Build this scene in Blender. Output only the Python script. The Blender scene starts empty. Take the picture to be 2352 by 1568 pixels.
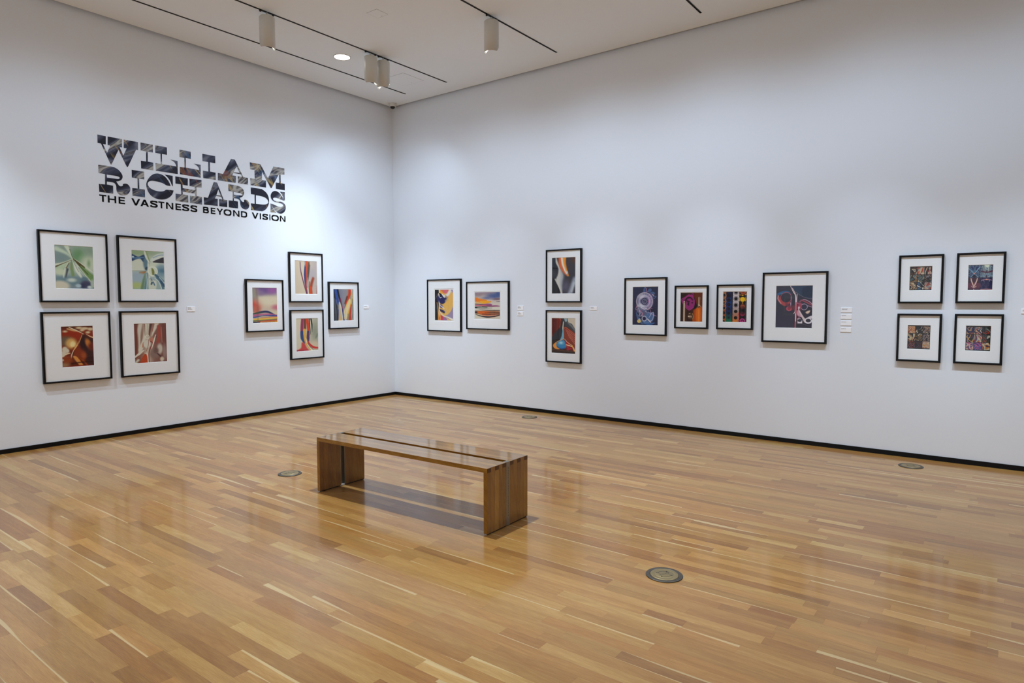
import bpy, bmesh, math, random
import numpy as np
from mathutils import Vector, Matrix
from mathutils.geometry import tessellate_polygon

PI = math.pi
rnd = random.Random(7)
SC = bpy.context.scene
COL = SC.collection

# ------------------------------------------------------------------ camera, exposure, lights
CAM = (8.14008, -7.52902, 1.55)
YAW, PITCH, ROLL, FPX = 2.21784812, -0.060567689, -0.000645586, 1502.705
RH = 4.707                                      # ceiling height
cam_d = bpy.data.cameras.new('camera'); cam = bpy.data.objects.new('camera', cam_d); COL.objects.link(cam)
fw = Vector((math.cos(YAW)*math.cos(PITCH), math.sin(YAW)*math.cos(PITCH), math.sin(PITCH)))
rt0 = Vector((math.sin(YAW), -math.cos(YAW), 0)); up0 = rt0.cross(fw)
rt = rt0*math.cos(ROLL) + up0*math.sin(ROLL); up = up0*math.cos(ROLL) - rt0*math.sin(ROLL)
cam.matrix_world = Matrix(((rt.x, up.x, -fw.x, CAM[0]), (rt.y, up.y, -fw.y, CAM[1]), (rt.z, up.z, -fw.z, CAM[2]), (0, 0, 0, 1)))
cam_d.sensor_width = 36.0; cam_d.sensor_fit = 'HORIZONTAL'; cam_d.lens = FPX/2352*36.0
cam_d.clip_start = 0.05; cam_d.clip_end = 60
SC.camera = cam

SC.view_settings.view_transform = 'Standard'; SC.view_settings.look = 'None'
SC.view_settings.gamma = 1.0; SC.view_settings.use_curve_mapping = False
SC.view_settings.exposure = 0.18
SC.cycles.max_bounces = 12; SC.cycles.diffuse_bounces = 7; SC.cycles.glossy_bounces = 5
SC.cycles.transparent_max_bounces = 12
SC.cycles.caustics_reflective = False; SC.cycles.caustics_refractive = False
SC.cycles.sample_clamp_indirect = 6.0
SC.cycles.use_denoising = True

world = bpy.data.worlds.new('world'); SC.world = world; world.use_nodes = True
world.node_tree.nodes['Background'].inputs[0].default_value = (0.6, 0.7, 0.8, 1)
world.node_tree.nodes['Background'].inputs[1].default_value = 0.0

def spot(name, loc, aim, power, size, blend, radius, color):
    d = bpy.data.lights.new(name, 'SPOT'); d.energy = power; d.spot_size = math.radians(size); d.spot_blend = blend
    d.shadow_soft_size = radius; d.color = color
    o = bpy.data.objects.new(name, d); COL.objects.link(o)
    o.location = loc
    o.rotation_euler = (Vector(aim)-Vector(loc)).to_track_quat('-Z', 'Y').to_euler()
    return o

COOL = (0.80, 0.99, 1.24)
NEUT = (0.84, 1.0, 1.15)
WASH_W, PIC_W, DOWN_W = 42.0, 82.0, 430.0
def washer(x, y, wx, wy, k=1.0):                       # wide wash plus an extra denser beam that brightens the low wall
    dx, dy = wx-x, wy-y
    spot('washer_and_fill', (x, y, 4.30), (wx, wy, 1.55), WASH_W*k, 130, 1.0, 0.05, COOL)
    spot('low_wall_beam', (x, y, 4.30), (wx, wy, 0.1), PIC_W*k, 54, 1.0, 0.025, COOL)
for y, k in ((-0.75, 0.5), (-1.78, 0.9), (-3.25, 0.72), (-4.75, 0.6), (-6.25, 0.5), (-7.75, 0.4)): washer(1.50, y, 0.0, y, k)      # left wall: real track heads, plus lights added for brightness
for x, k in ((0.75, 0.5), (2.3, 0.92), (3.85, 1.12), (5.4, 1.15), (7.0, 0.95), (8.6, 0.7)): washer(x, -1.62, x, 0.0, k)          # right wall: light of the track heads, spread and topped up with added ones
for x, y, k in ((1.12, -1.90, 0.75), (4.56, -4.02, 1.4), (8.0, -1.90, 0.8), (8.0, -6.14, 0.65), (4.56, -8.26, 0.5), (1.12, -6.14, 0.7)):   # downlights in view and over the bench; the staggered others are added fill
    spot('downlight_and_fill', (x, y, 4.692), (x, y, 0), DOWN_W*k, 86, 0.8, 0.04, NEUT)

# unseen soft fill light at an added opening, far behind the camera
ad = bpy.data.lights.new('opening_fill', 'AREA'); ad.shape = 'RECTANGLE'; ad.size = 5.6; ad.size_y = 3.3; ad.energy = 85.0; ad.color = (0.93, 0.98, 1.06)
ao = bpy.data.objects.new('opening_fill', ad); COL.objects.link(ao); ao.location = (5.0, -11.35, 1.70); ao.rotation_euler = (math.radians(90), 0, 0)

# ------------------------------------------------------------------ helpers
def lin(c):
    c = np.asarray(c, float)/255.0
    return np.where(c <= 0.04045, c/12.92, ((c+0.055)/1.055)**2.4)

def L3(r, g, b): return tuple(float(v) for v in lin((r, g, b))) + (1.0,)

def mat(name, color=(0.8, 0.8, 0.8, 1), rough=0.5, metal=0.0, spec=0.5, coat=0.0):
    m = bpy.data.materials.new(name); m.use_nodes = True
    b = m.node_tree.nodes['Principled BSDF']
    b.inputs['Base Color'].default_value = color; b.inputs['Roughness'].default_value = rough
    b.inputs['Metallic'].default_value = metal; b.inputs['Specular IOR Level'].default_value = spec
    b.inputs['Coat Weight'].default_value = coat
    return m

def N(m, t, **kw):
    n = m.node_tree.nodes.new(t)
    for k, v in kw.items(): setattr(n, k, v)
    return n

def K(m, a, b): m.node_tree.links.new(a, b)

def bsdf(m): return m.node_tree.nodes['Principled BSDF']

def add_bump(m, scale, strength, dist, detail=3.0, coord='Object'):
    tc = N(m, 'ShaderNodeTexCoord'); no = N(m, 'ShaderNodeTexNoise'); bp = N(m, 'ShaderNodeBump')
    no.inputs['Scale'].default_value = scale; no.inputs['Detail'].default_value = detail
    bp.inputs['Strength'].default_value = strength; bp.inputs['Distance'].default_value = dist
    K(m, tc.outputs[coord], no.inputs['Vector']); K(m, no.outputs['Fac'], bp.inputs['Height']); K(m, bp.outputs['Normal'], bsdf(m).inputs['Normal'])

def mesh_obj(name, verts, faces, m=None, parent=None, smooth=False):
    me = bpy.data.meshes.new(name); me.from_pydata([tuple(v) for v in verts], [], faces); me.update()
    if m: me.materials.append(m)
    if smooth: me.polygons.foreach_set('use_smooth', [True]*len(me.polygons))
    o = bpy.data.objects.new(name, me); COL.objects.link(o)
    if parent: o.parent = parent
    return o

def bm_obj(name, bm, m=None, parent=None, smooth=False):
    me = bpy.data.meshes.new(name); bm.normal_update(); bm.to_mesh(me); bm.free()
    if m: me.materials.append(m)
    if smooth: me.polygons.foreach_set('use_smooth', [True]*len(me.polygons))
    o = bpy.data.objects.new(name, me); COL.objects.link(o)
    if parent: o.parent = parent
    return o

def bx(bm, x0, x1, y0, y1, z0, z1, bev=0.0):
    r = bmesh.ops.create_cube(bm, size=1.0)
    vs = r['verts']
    for v in vs:
        v.co = Vector(((x0+x1)/2 + v.co.x*(x1-x0), (y0+y1)/2 + v.co.y*(y1-y0), (z0+z1)/2 + v.co.z*(z1-z0)))
    if bev > 0:
        es = list({e for v in vs for e in v.link_edges})
        bmesh.ops.bevel(bm, geom=es, offset=bev, segments=1, affect='EDGES')

def box(name, x0, x1, y0, y1, z0, z1, m, parent=None, bev=0.0):
    bm = bmesh.new(); bx(bm, x0, x1, y0, y1, z0, z1, bev)
    return bm_obj(name, bm, m, parent)

def lathe(bm, prof, seg=32, cx=0, cy=0):
    """prof: list of (r, z); r == 0 closes to a point."""
    rings = []
    for r, z in prof:
        if r <= 1e-6: rings.append([bm.verts.new((cx, cy, z))])
        else: rings.append([bm.verts.new((cx+r*math.cos(2*PI*i/seg), cy+r*math.sin(2*PI*i/seg), z)) for i in range(seg)])
    for a, b in zip(rings, rings[1:]):
        for i in range(seg):
            j = (i+1) % seg
            if len(a) == 1 and len(b) == 1: continue
            if len(a) == 1: bm.faces.new((a[0], b[j], b[i]))
            elif len(b) == 1: bm.faces.new((a[i], a[j], b[0]))
            else: bm.faces.new((a[i], a[j], b[j], b[i]))
    bmesh.ops.recalc_face_normals(bm, faces=bm.faces[:])

def tag(o, label=None, cat=None, group=None, kind=None):
    if label: o['label'] = label
    if cat: o['category'] = cat
    if group: o['group'] = group
    if kind: o['kind'] = kind
    return o

def thing(name, label, cat, loc=(0, 0, 0), rotz=0.0, group=None):
    o = bpy.data.objects.new(name, None); COL.objects.link(o); o.empty_display_size = 0.1
    o.location = loc; o.rotation_euler = (0, 0, rotz)
    return tag(o, label, cat, group)

# ------------------------------------------------------------------ materials
M_WALL = mat('wall_paint', L3(232, 237, 243), 0.75, spec=0.25); add_bump(M_WALL, 180.0, 0.06, 0.002)
M_CEIL = mat('ceiling_paint', L3(237, 240, 240), 0.85, spec=0.2); add_bump(M_CEIL, 140.0, 0.05, 0.002)
M_BLACK = mat('black_base', L3(10, 10, 11), 0.5, spec=0.2)
M_GAPD = mat('shadow_gap', L3(60, 56, 52), 0.9, spec=0.1)
M_FRAME = mat('black_frame_paint', L3(9, 9, 10), 0.45, spec=0.22)
M_MAT = mat('mat_board', L3(246, 247, 248), 0.9, spec=0.1); add_bump(M_MAT, 900.0, 0.05, 0.0005)
M_BEVEL = mat('mat_core', L3(250, 250, 248), 0.8, spec=0.1)
M_PAPER = mat('print_border', L3(240, 240, 238), 0.7, spec=0.2)
M_ENDGRAIN = mat('bench_end_grain', L3(84, 50, 18), 0.45)
M_ENDLIT = mat('bench_end_grain_lit', L3(120, 82, 44), 0.4, coat=0.8)  # lighter copy of the end grain, brighter top light put into its colour
M_CARD = mat('card_white', L3(253, 253, 254), 0.6, spec=0.3)
M_INK = mat('card_ink', L3(70, 70, 74), 0.7, spec=0.2)
M_VINYL = mat('subtitle_vinyl', L3(7, 7, 8), 0.6, spec=0.15)
M_STEEL = mat('brushed_steel', L3(150, 146, 138), 0.38, metal=1.0)
M_STEELD = mat('steel_channel_inside', L3(96, 90, 80), 0.5, metal=0.9)
M_BASESHADE = mat('leg_base_shade', L3(18, 17, 16), 0.7)
M_GLIDE = mat('grey_glide', L3(170, 165, 158), 0.5)
M_TRACK = mat('black_track', L3(24, 24, 24), 0.5)
M_LAMPW = mat('lamp_white_enamel', L3(214, 212, 204), 0.45, spec=0.4)
M_DOME = mat('smoked_dome', L3(12, 12, 13), 0.12, spec=0.6)
M_IRON = mat('outlet_ring_bronze', L3(92, 86, 78), 0.42, metal=0.75); add_bump(M_IRON, 60, 0.1, 0.001)
M_BRASS = mat('outlet_aged_brass', L3(160, 142, 104), 0.4, metal=0.8); add_bump(M_BRASS, 45, 0.15, 0.001)
M_DARKSLOT = mat('outlet_dark_groove', L3(44, 38, 32), 0.6)
M_SCREW = mat('screw_steel', L3(120, 116, 108), 0.35, metal=1.0)

def emit_mat(name, color, strength):
    m = mat(name, color, 0.5); b = bsdf(m)
    b.inputs['Emission Color'].default_value = color; b.inputs['Emission Strength'].default_value = strength
    return m
M_GLOW = emit_mat('downlight_glow', (1, 0.99, 0.95, 1), 6.0)
M_LENS = emit_mat('lamp_lens_glow', (0.95, 0.98, 1, 1), 14.0)

def glass_mat():
    m = bpy.data.materials.new('picture_glass'); m.use_nodes = True
    nt = m.node_tree; nt.nodes.clear()
    out = N(m, 'ShaderNodeOutputMaterial'); mx = N(m, 'ShaderNodeMixShader')
    tr = N(m, 'ShaderNodeBsdfTransparent'); gl = N(m, 'ShaderNodeBsdfGlossy'); lw = N(m, 'ShaderNodeLayerWeight'); pw = N(m, 'ShaderNodeMath', operation='POWER'); fr = N(m, 'ShaderNodeMath', operation='MULTIPLY_ADD')
    tr.inputs[0].default_value = (0.985, 0.99, 0.985, 1); gl.inputs['Roughness'].default_value = 0.015
    lw.inputs['Blend'].default_value = 0.5; pw.inputs[1].default_value = 5.0; fr.inputs[1].default_value = 0.93; fr.inputs[2].default_value = 0.018
    K(m, lw.outputs['Facing'], pw.inputs[0]); K(m, pw.outputs[0], fr.inputs[0])   # Schlick reflectance of one pane
    K(m, fr.outputs[0], mx.inputs[0]); K(m, tr.outputs[0], mx.inputs[1]); K(m, gl.outputs[0], mx.inputs[2]); K(m, mx.outputs[0], out.inputs[0])
    return m
M_GLASS = glass_mat()

def print_mat():
    m = mat('photographic_print', rough=0.5, spec=0.25)
    at = N(m, 'ShaderNodeAttribute', attribute_name='pic'); K(m, at.outputs['Color'], bsdf(m).inputs['Base Color'])
    return m
M_PRINT = print_mat()

def wood_mat(name, ramp, rough, coat, coat_rough, sap=True, uscale=1.0, sapcol=(206, 180, 130)):
    """plank wood: vertex attribute 'tone' (r tone, g warmth, b sapwood), UV in metres along the grain / 0-1 across"""
    m = mat(name, rough=rough, spec=0.22)
    b = bsdf(m)
    b.inputs['Coat Weight'].default_value = coat; b.inputs['Coat Roughness'].default_value = coat_rough; b.inputs['Coat IOR'].default_value = 1.5 if sap else 1.6
    at = N(m, 'ShaderNodeAttribute', attribute_name='tone'); sp = N(m, 'ShaderNodeSeparateColor'); K(m, at.outputs['Color'], sp.inputs[0])
    uv = N(m, 'ShaderNodeUVMap'); uv.uv_map = 'UVMap'
    mp = N(m, 'ShaderNodeMapping'); mp.inputs['Scale'].default_value = (3.0*uscale, 2.2, 1); K(m, uv.outputs[0], mp.inputs['Vector'])
    n1 = N(m, 'ShaderNodeTexNoise'); n1.inputs['Scale'].default_value = 1.0; n1.inputs['Detail'].default_value = 5.0; n1.inputs['Distortion'].default_value = 0.6
    K(m, mp.outputs[0], n1.inputs['Vector'])
    mp2 = N(m, 'ShaderNodeMapping'); mp2.inputs['Scale'].default_value = (16.0*uscale, 30.0, 1); K(m, uv.outputs[0], mp2.inputs['Vector'])
    n2 = N(m, 'ShaderNodeTexNoise'); n2.inputs['Scale'].default_value = 1.0; n2.inputs['Detail'].default_value = 4.0; n2.inputs['Distortion'].default_value = 0.3
    K(m, mp2.outputs[0], n2.inputs['Vector'])
    # tone + broad figure + fine grain
    a1 = N(m, 'ShaderNodeMath', operation='MULTIPLY_ADD'); a1.inputs[1].default_value = 0.75; K(m, n1.outputs['Fac'], a1.inputs[0]); K(m, sp.outputs[0], a1.inputs[2])
    a2 = N(m, 'ShaderNodeMath', operation='MULTIPLY_ADD'); a2.inputs[1].default_value = 0.85; K(m, n2.outputs['Fac'], a2.inputs[0]); K(m, a1.outputs[0], a2.inputs[2])
    a3 = N(m, 'ShaderNodeMath', operation='SUBTRACT'); a3.inputs[1].default_value = 0.80; K(m, a2.outputs[0], a3.inputs[0])
    cr = N(m, 'ShaderNodeValToRGB'); e = cr.color_ramp.elements
    e[0].position = 0.0; e[0].color = L3(*ramp[0]); e[1].position = 1.0; e[1].color = L3(*ramp[-1])
    for i, c in enumerate(ramp[1:-1]):
        x = e.new((i+1)/(len(ramp)-1)); x.color = L3(*c)
    K(m, a3.outputs[0], cr.inputs[0])
    hs = N(m, 'ShaderNodeMix', data_type='RGBA', blend_type='MULTIPLY'); hs.inputs['Factor'].default_value = 1.0
    warm = N(m, 'ShaderNodeMix', data_type='RGBA'); warm.inputs['A'].default_value = (1.05, 0.97, 0.90, 1); warm.inputs['B'].default_value = (0.98, 1.02, 1.0, 1)
    K(m, sp.outputs[1], warm.inputs['Factor']); K(m, cr.outputs[0], hs.inputs['A']); K(m, warm.outputs['Result'], hs.inputs['B'])
    col = hs.outputs['Result']
    if sap:
        su = N(m, 'ShaderNodeSeparateXYZ'); K(m, uv.outputs[0], su.inputs[0])
        mp3 = N(m, 'ShaderNodeMapping'); mp3.inputs['Scale'].default_value = (1.1, 0.0, 1); K(m, uv.outputs[0], mp3.inputs['Vector'])
        n3 = N(m, 'ShaderNodeTexNoise'); n3.inputs['Scale'].default_value = 1.0; n3.inputs['Detail'].default_value = 0.5; K(m, mp3.outputs[0], n3.inputs['Vector'])
        n3b = N(m, 'ShaderNodeMath', operation='SUBTRACT'); n3b.inputs[1].default_value = 0.40; K(m, n3.outputs['Fac'], n3b.inputs[0])
        wd = N(m, 'ShaderNodeMath', operation='MULTIPLY'); K(m, n3b.outputs[0], wd.inputs[0]); K(m, sp.outputs[2], wd.inputs[1])
        df = N(m, 'ShaderNodeMath', operation='SUBTRACT'); K(m, wd.outputs[0], df.inputs[0]); K(m, su.outputs['Y'], df.inputs[1])
        mk = N(m, 'ShaderNodeMapRange'); mk.inputs['From Min'].default_value = -0.02; mk.inputs['From Max'].default_value = 0.03; K(m, df.outputs[0], mk.inputs['Value'])
        mx = N(m, 'ShaderNodeMix', data_type='RGBA'); mx.inputs['B'].default_value = L3(*sapcol)
        mm = N(m, 'ShaderNodeMath', operation='MULTIPLY'); mm.inputs[1].default_value = 0.66; K(m, mk.outputs[0], mm.inputs[0])
        K(m, mm.outputs[0], mx.inputs['Factor']); K(m, col, mx.inputs['A']); col = mx.outputs['Result']
    K(m, col, b.inputs['Base Color'])
    bp = N(m, 'ShaderNodeBump'); bp.inputs['Strength'].default_value = 0.04; bp.inputs['Distance'].default_value = 0.0006
    K(m, n2.outputs['Fac'], bp.inputs['Height']); K(m, bp.outputs['Normal'], b.inputs['Normal'])
    return m

M_FLOOR = wood_mat('oak_floor', [(132, 87, 41), (148, 102, 49), (162, 117, 59), (175, 132, 71), (190, 151, 90)], 0.38, 0.62, 0.11)
M_BENCH = wood_mat('oiled_bench_oak', [(106, 66, 11), (122, 80, 17), (139, 96, 25), (157, 114, 40), (182, 143, 68)], 0.34, 0.85, 0.09, sap=False)

SUB = [('T', -4407, -4335), ('H', -4321, -4233), ('E', -4208, -4140), ('V', -4071, -3974), ('A', -3972, -3877), ('S', -3862, -3778), ('T', -3768, -3698), ('N', -3679, -3593), ('E', -3566, -3499), ('S', -3485, -3399), ('S', -3383, -3297), ('B', -3223, -3148), ('E', -3122, -3062), ('Y', -3045, -2958), ('O', -2946, -2846), ('N', -2820, -2731), ('D', -2709, -2620), ('V', -2552, -2456), ('I', -2436, -2418), ('S', -2396, -2313), ('I', -2290, -2275), ('O', -2256, -2148), ('N', -2127, -2039)]
TITLE = [
[[(-4403,3409),(-4318,3407),(-4321,3316),(-4350,3315),(-4310,3225),(-4274,3313),(-4301,3313),(-4298,3408),(-4150,3407),(-4152,3314),(-4178,3314),(-4141,3225),(-4102,3312),(-4133,3312),(-4130,3407),(-3977,3407),(-3978,3316),(-4000,3315),(-4095,3105),(-4106,3101),(-4190,3281),(-4269,3101),(-4277,3101),(-4369,3317),(-4404,3317)]],
[[(-3948,3408),(-3811,3408),(-3812,3318),(-3871,3319),(-3874,3201),(-3812,3198),(-3813,3109),(-3950,3110),(-3950,3199),(-3891,3199),(-3889,3316),(-3949,3318)]],
[[(-3783,3408),(-3647,3407),(-3648,3318),(-3708,3319),(-3710,3198),(-3540,3199),(-3545,3220),(-3561,3244),(-3587,3260),(-3616,3269),(-3525,3268),(-3527,3109),(-3784,3109),(-3786,3198),(-3726,3198),(-3724,3318),(-3784,3319)]],
[[(-3496,3409),(-3359,3407),(-3360,3320),(-3423,3321),(-3426,3203),(-3255,3200),(-3261,3224),(-3275,3243),(-3297,3257),(-3325,3268),(-3237,3268),(-3242,3108),(-3500,3112),(-3499,3199),(-3440,3201),(-3439,3319),(-3499,3320)]],
[[(-3211,3409),(-3044,3408),(-3045,3319),(-3117,3320),(-3118,3204),(-3045,3200),(-3045,3110),(-3209,3109),(-3210,3200),(-3140,3199),(-3138,3319),(-3212,3319)]],
[[(-2830,3411),(-2776,3410),(-2663,3201),(-2597,3201),(-2596,3112),(-2742,3112),(-2743,3201),(-2683,3201),(-2700,3234),(-2803,3234),(-2819,3200),(-2767,3201),(-2770,3110),(-3016,3109),(-3015,3201),(-2944,3200)],[(-2757,3325),(-2713,3247),(-2796,3248)]],
[[(-2564,3411),(-2408,3411),(-2300,3240),(-2211,3412),(-2040,3414),(-2041,3324),(-2102,3322),(-2101,3202),(-2039,3201),(-2040,3111),(-2180,3115),(-2182,3200),(-2127,3201),(-2128,3321),(-2246,3116),(-2259,3112),(-2388,3318),(-2391,3202),(-2330,3203),(-2332,3111),(-2561,3111),(-2563,3201),(-2498,3203),(-2499,3322),(-2561,3321)]],
[[(-4406,3078),(-4275,3080),(-4223,3072),(-4183,3043),(-4158,3003),(-4156,2975),(-4169,2945),(-4193,2929),(-4226,2920),(-4213,2898),(-4198,2876),(-4180,2870),(-4163,2877),(-4155,2887),(-4159,2898),(-4135,2910),(-4108,2908),(-4085,2887),(-4076,2854),(-4087,2814),(-4115,2782),(-4151,2770),(-4193,2772),(-4218,2794),(-4228,2827),(-4226,2862),(-4233,2886),(-4252,2903),(-4284,2906),(-4324,2905),(-4326,2871),(-4261,2867),(-4262,2778),(-4405,2779),(-4406,2867),(-4342,2869),(-4340,2986),(-4405,2987)],[(-4323,2982),(-4221,2982),(-4192,2975),(-4186,2964),(-4195,2952),(-4216,2949),(-4321,2949)]],
[[(-4056,3077),(-3919,3076),(-3921,2987),(-3978,2989),(-3979,2870),(-3917,2869),(-3918,2778),(-4056,2782),(-4057,2869),(-3996,2870),(-3995,2988),(-4057,2990)]],
[[(-3674,2953),(-3617,2952),(-3626,2981),(-3647,3018),(-3682,3059),(-3727,3078),(-3772,3081),(-3817,3065),(-3856,3029),(-3886,2983),(-3901,2936),(-3895,2885),(-3875,2836),(-3838,2798),(-3788,2778),(-3730,2775),(-3671,2789),(-3624,2822),(-3593,2866),(-3584,2904),(-3674,2903),(-3681,2894),(-3704,2878),(-3746,2869),(-3798,2872),(-3848,2888),(-3878,2916),(-3887,2944),(-3870,2972),(-3832,2986),(-3781,2985),(-3730,2979),(-3691,2968)],0,[(-3685,3079),(-3589,3079),(-3590,2951),(-3602,2964),(-3618,3009),(-3650,3054)]],
[[(-3557,3077),(-3405,3074),(-3408,2987),(-3473,2988),(-3472,2947),(-3320,2943),(-3321,2982),(-3385,2986),(-3384,3074),(-3232,3081),(-3232,2986),(-3297,2984),(-3298,2872),(-3235,2869),(-3234,2775),(-3386,2779),(-3385,2867),(-3320,2867),(-3320,2900),(-3473,2904),(-3472,2872),(-3407,2869),(-3407,2779),(-3561,2782),(-3560,2868),(-3493,2869),(-3493,2991),(-3558,2991)]],
[[(-3072,3079),(-3028,3077),(-2946,2873),(-2897,2871),(-2900,2780),(-3006,2782),(-3007,2872),(-2963,2872),(-2977,2906),(-3046,2907),(-3064,2872),(-3026,2871),(-3029,2781),(-3208,2779),(-3208,2870),(-3155,2868)],[(-3014,2995),(-2984,2917),(-3042,2919)]],
[[(-2876,3079),(-2753,3079),(-2698,3066),(-2663,3035),(-2654,2992),(-2670,2954),(-2698,2932),(-2722,2924),(-2704,2891),(-2684,2873),(-2665,2874),(-2657,2890),(-2663,2902),(-2643,2911),(-2611,2903),(-2590,2876),(-2585,2840),(-2598,2801),(-2627,2780),(-2662,2779),(-2698,2797),(-2716,2832),(-2715,2868),(-2726,2896),(-2757,2910),(-2805,2908),(-2806,2875),(-2749,2871),(-2749,2781),(-2877,2782),(-2878,2872),(-2820,2873),(-2819,2991),(-2877,2992)],[(-2803,2989),(-2716,2988),(-2685,2977),(-2679,2963),(-2697,2954),(-2803,2955)]],
[[(-2561,3082),(-2398,3081),(-2332,3049),(-2296,2994),(-2287,2919),(-2308,2857),(-2347,2807),(-2398,2783),(-2562,2783),(-2564,2870),(-2507,2871),(-2506,2993),(-2560,2993)],[(-2487,2988),(-2393,2985),(-2334,2970),(-2306,2940),(-2300,2910),(-2328,2884),(-2387,2872),(-2489,2873)]],
[[(-2045,2966),(-2092,3031),(-2135,3071),(-2186,3087),(-2230,3072),(-2259,3036),(-2266,2994),(-2250,2958),(-2216,2935),(-2164,2926),(-2103,2926),(-2073,2910),(-2071,2891),(-2096,2875),(-2140,2873),(-2191,2885),(-2243,2902),(-2253,2897),(-2231,2850),(-2193,2809),(-2151,2783),(-2107,2780),(-2063,2800),(-2033,2842),(-2029,2888),(-2050,2928),(-2094,2946),(-2147,2944),(-2199,2945),(-2226,2961),(-2228,2979),(-2206,2992),(-2163,2991),(-2102,2976)],0,[(-2119,3083),(-2042,3086),(-2042,2972),(-2058,2985),(-2079,3036),(-2100,3064)],0,[(-2268,2903),(-2256,2900),(-2244,2864),(-2219,2821),(-2181,2785),(-2270,2785)]]]

# ------------------------------------------------------------------ room shell
RX, RY = 12.0, 11.0                       # room: x 0..12, y -11..0
tag(box('wall_left', -0.15, 0, -RY-0.15, 0.15, -0.05, RH+0.10, M_WALL), kind='structure')
tag(box('wall_right', 0, RX+0.15, 0, 0.15, -0.05, RH+0.10, M_WALL), kind='structure')
tag(box('wall_back', RX, RX+0.15, -RY-0.15, 0, -0.05, RH+0.10, M_WALL), kind='structure')
bm = bmesh.new()                            # front wall with a wide opening, added to let the fill light in
bx(bm, 0, 2.2, -RY-0.15, -RY, -0.05, RH+0.10); bx(bm, 7.8, RX, -RY-0.15, -RY, -0.05, RH+0.10); bx(bm, 2.2, 7.8, -RY-0.15, -RY, 3.35, RH+0.10)
tag(bm_obj('wall_front', bm, M_WALL), kind='structure')
GAP = 0.055                                # shadow gap all round the hung ceiling
bm = bmesh.new(); bx(bm, GAP, RX-GAP, -RY+GAP, -GAP, RH, RH+0.02); ceil = tag(bm_obj('ceiling', bm, M_CEIL), kind='structure')
tag(box('light_stop_1', 0, RX, -RY, 0, RH+0.085, RH+0.11, M_GAPD), kind='structure')   # dark slab above the hung ceiling, added to block light leaks
BBH = 0.046
tag(box('baseboard_left', 0, 0.012, -RY, 0, 0, BBH, M_BLACK), kind='structure')
tag(box('baseboard_right', 0.012, RX, -0.012, 0, 0, BBH, M_BLACK), kind='structure')
tag(box('baseboard_back', RX-0.012, RX, -RY, -0.012, 0, BBH, M_BLACK), kind='structure')
bm = bmesh.new(); bx(bm, 0.012, 2.2, -RY, -RY+0.012, 0, BBH); bx(bm, 7.8, RX-0.012, -RY, -RY+0.012, 0, BBH); tag(bm_obj('baseboard_front', bm, M_BLACK), kind='structure')

# oak strip floor, boards parallel to the right wall
floor = tag(box('floor', -0.1, RX+0.1, -RY-0.1, 0.1, -0.06, -0.018, mat('subfloor', L3(70, 48, 30), 0.8)), kind='structure')
PW, PT = 0.0722, 0.018
def plank_geo(x0, x1, y0, y1, z):
    g, c, cd = 0.00008, 0.00010, 0.0004
    x0 += g; x1 -= g; y0 += g; y1 -= g
    v = [(x0, y0, -PT), (x1, y0, -PT), (x1, y1, -PT), (x0, y1, -PT),
         (x0, y0, z-cd), (x1, y0, z-cd), (x1, y1, z-cd), (x0, y1, z-cd),
         (x0+c, y0+c, z), (x1-c, y0+c, z), (x1-c, y1-c, z), (x0+c, y1-c, z)]
    f = [(0, 1, 5, 4), (1, 2, 6, 5), (2, 3, 7, 6), (3, 0, 4, 7), (4, 5, 9, 8), (5, 6, 10, 9), (6, 7, 11, 10), (7, 4, 8, 11), (8, 9, 10, 11)]
    return v, f
def tone_mesh(name, plist, m):
    V, F, UV, T = [], [], [], []
    for (x0, x1, y0, y1, z, tone, warm, sapw, off, flip) in plist:
        v, f = plank_geo(x0, x1, y0, y1, z); b = len(V); V += v
        for q in f:
            F.append(tuple(b+i for i in q))
            for i in q:
                vv = (v[i][1]-y0)/(y1-y0)
                UV.append((v[i][0]-x0+off, 1-vv if flip else vv)); T.append((tone, warm, sapw, 1))
    me = bpy.data.meshes.new(name); me.from_pydata(V, [], F); me.materials.append(m)
    uv = me.uv_layers.new(name='UVMap'); uv.data.foreach_set('uv', np.array(UV, 'f').ravel())
    ca = me.color_attributes.new('tone', 'FLOAT_COLOR', 'CORNER'); ca.data.foreach_set('color', np.array(T, 'f').ravel())
    o = bpy.data.objects.new(name, me); COL.objects.link(o); o.parent = floor
    return o
_c = np.array(CAM); _f = np.array(fw); _r = np.array(rt); _u = np.array(up)
def seen_area(x0, x1, y0, y1):
    X, Y = np.meshgrid(x0+(x1-x0)*(np.arange(10)+.5)/10, y0+(y1-y0)*(np.arange(2)+.5)/2)
    d = np.stack([X.ravel(), Y.ravel(), np.zeros(X.size)], 1)-_c
    w = d@_f; ok = w > 0.1; w = np.where(ok, w, 1)
    u = d@_r/w*FPX; v = d@_u/w*FPX
    ok &= (abs(u) < 1176) & (abs(v) < 784)
    return float((ok*(x1-x0)*(y1-y0)/20*FPX*FPX*CAM[2]/w**3).sum())
prnd = random.Random(21)
planks = []
y = 0.0
while y > -RY:
    x = -prnd.uniform(0, 1.0)
    while x < RX:
        ln = prnd.choice((0.22, 0.32, 0.42, 0.5, 0.62, 0.75, 0.9, 1.1, 1.35))*prnd.uniform(0.85, 1.15)
        x0, x1 = max(x, 0.0), min(x+ln, RX)
        if x1-x0 > 0.03:
            t = min(1, max(0, prnd.gauss(0.50, 0.155)))
            if prnd.random() < 0.07: t = prnd.uniform(0.1, 0.25)
            sapw = prnd.uniform(0.4, 1.7) if prnd.random() < 0.23 else 0.0
            planks.append((x0, x1, max(y-PW, -RY), y, 0.0, t, prnd.random(), sapw, prnd.uniform(0, 60), prnd.random() < 0.5))
        x += ln
    y -= PW
score = [seen_area(*q[:4]) for q in planks]
order = sorted(range(len(planks)), key=lambda i: -score[i])
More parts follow.
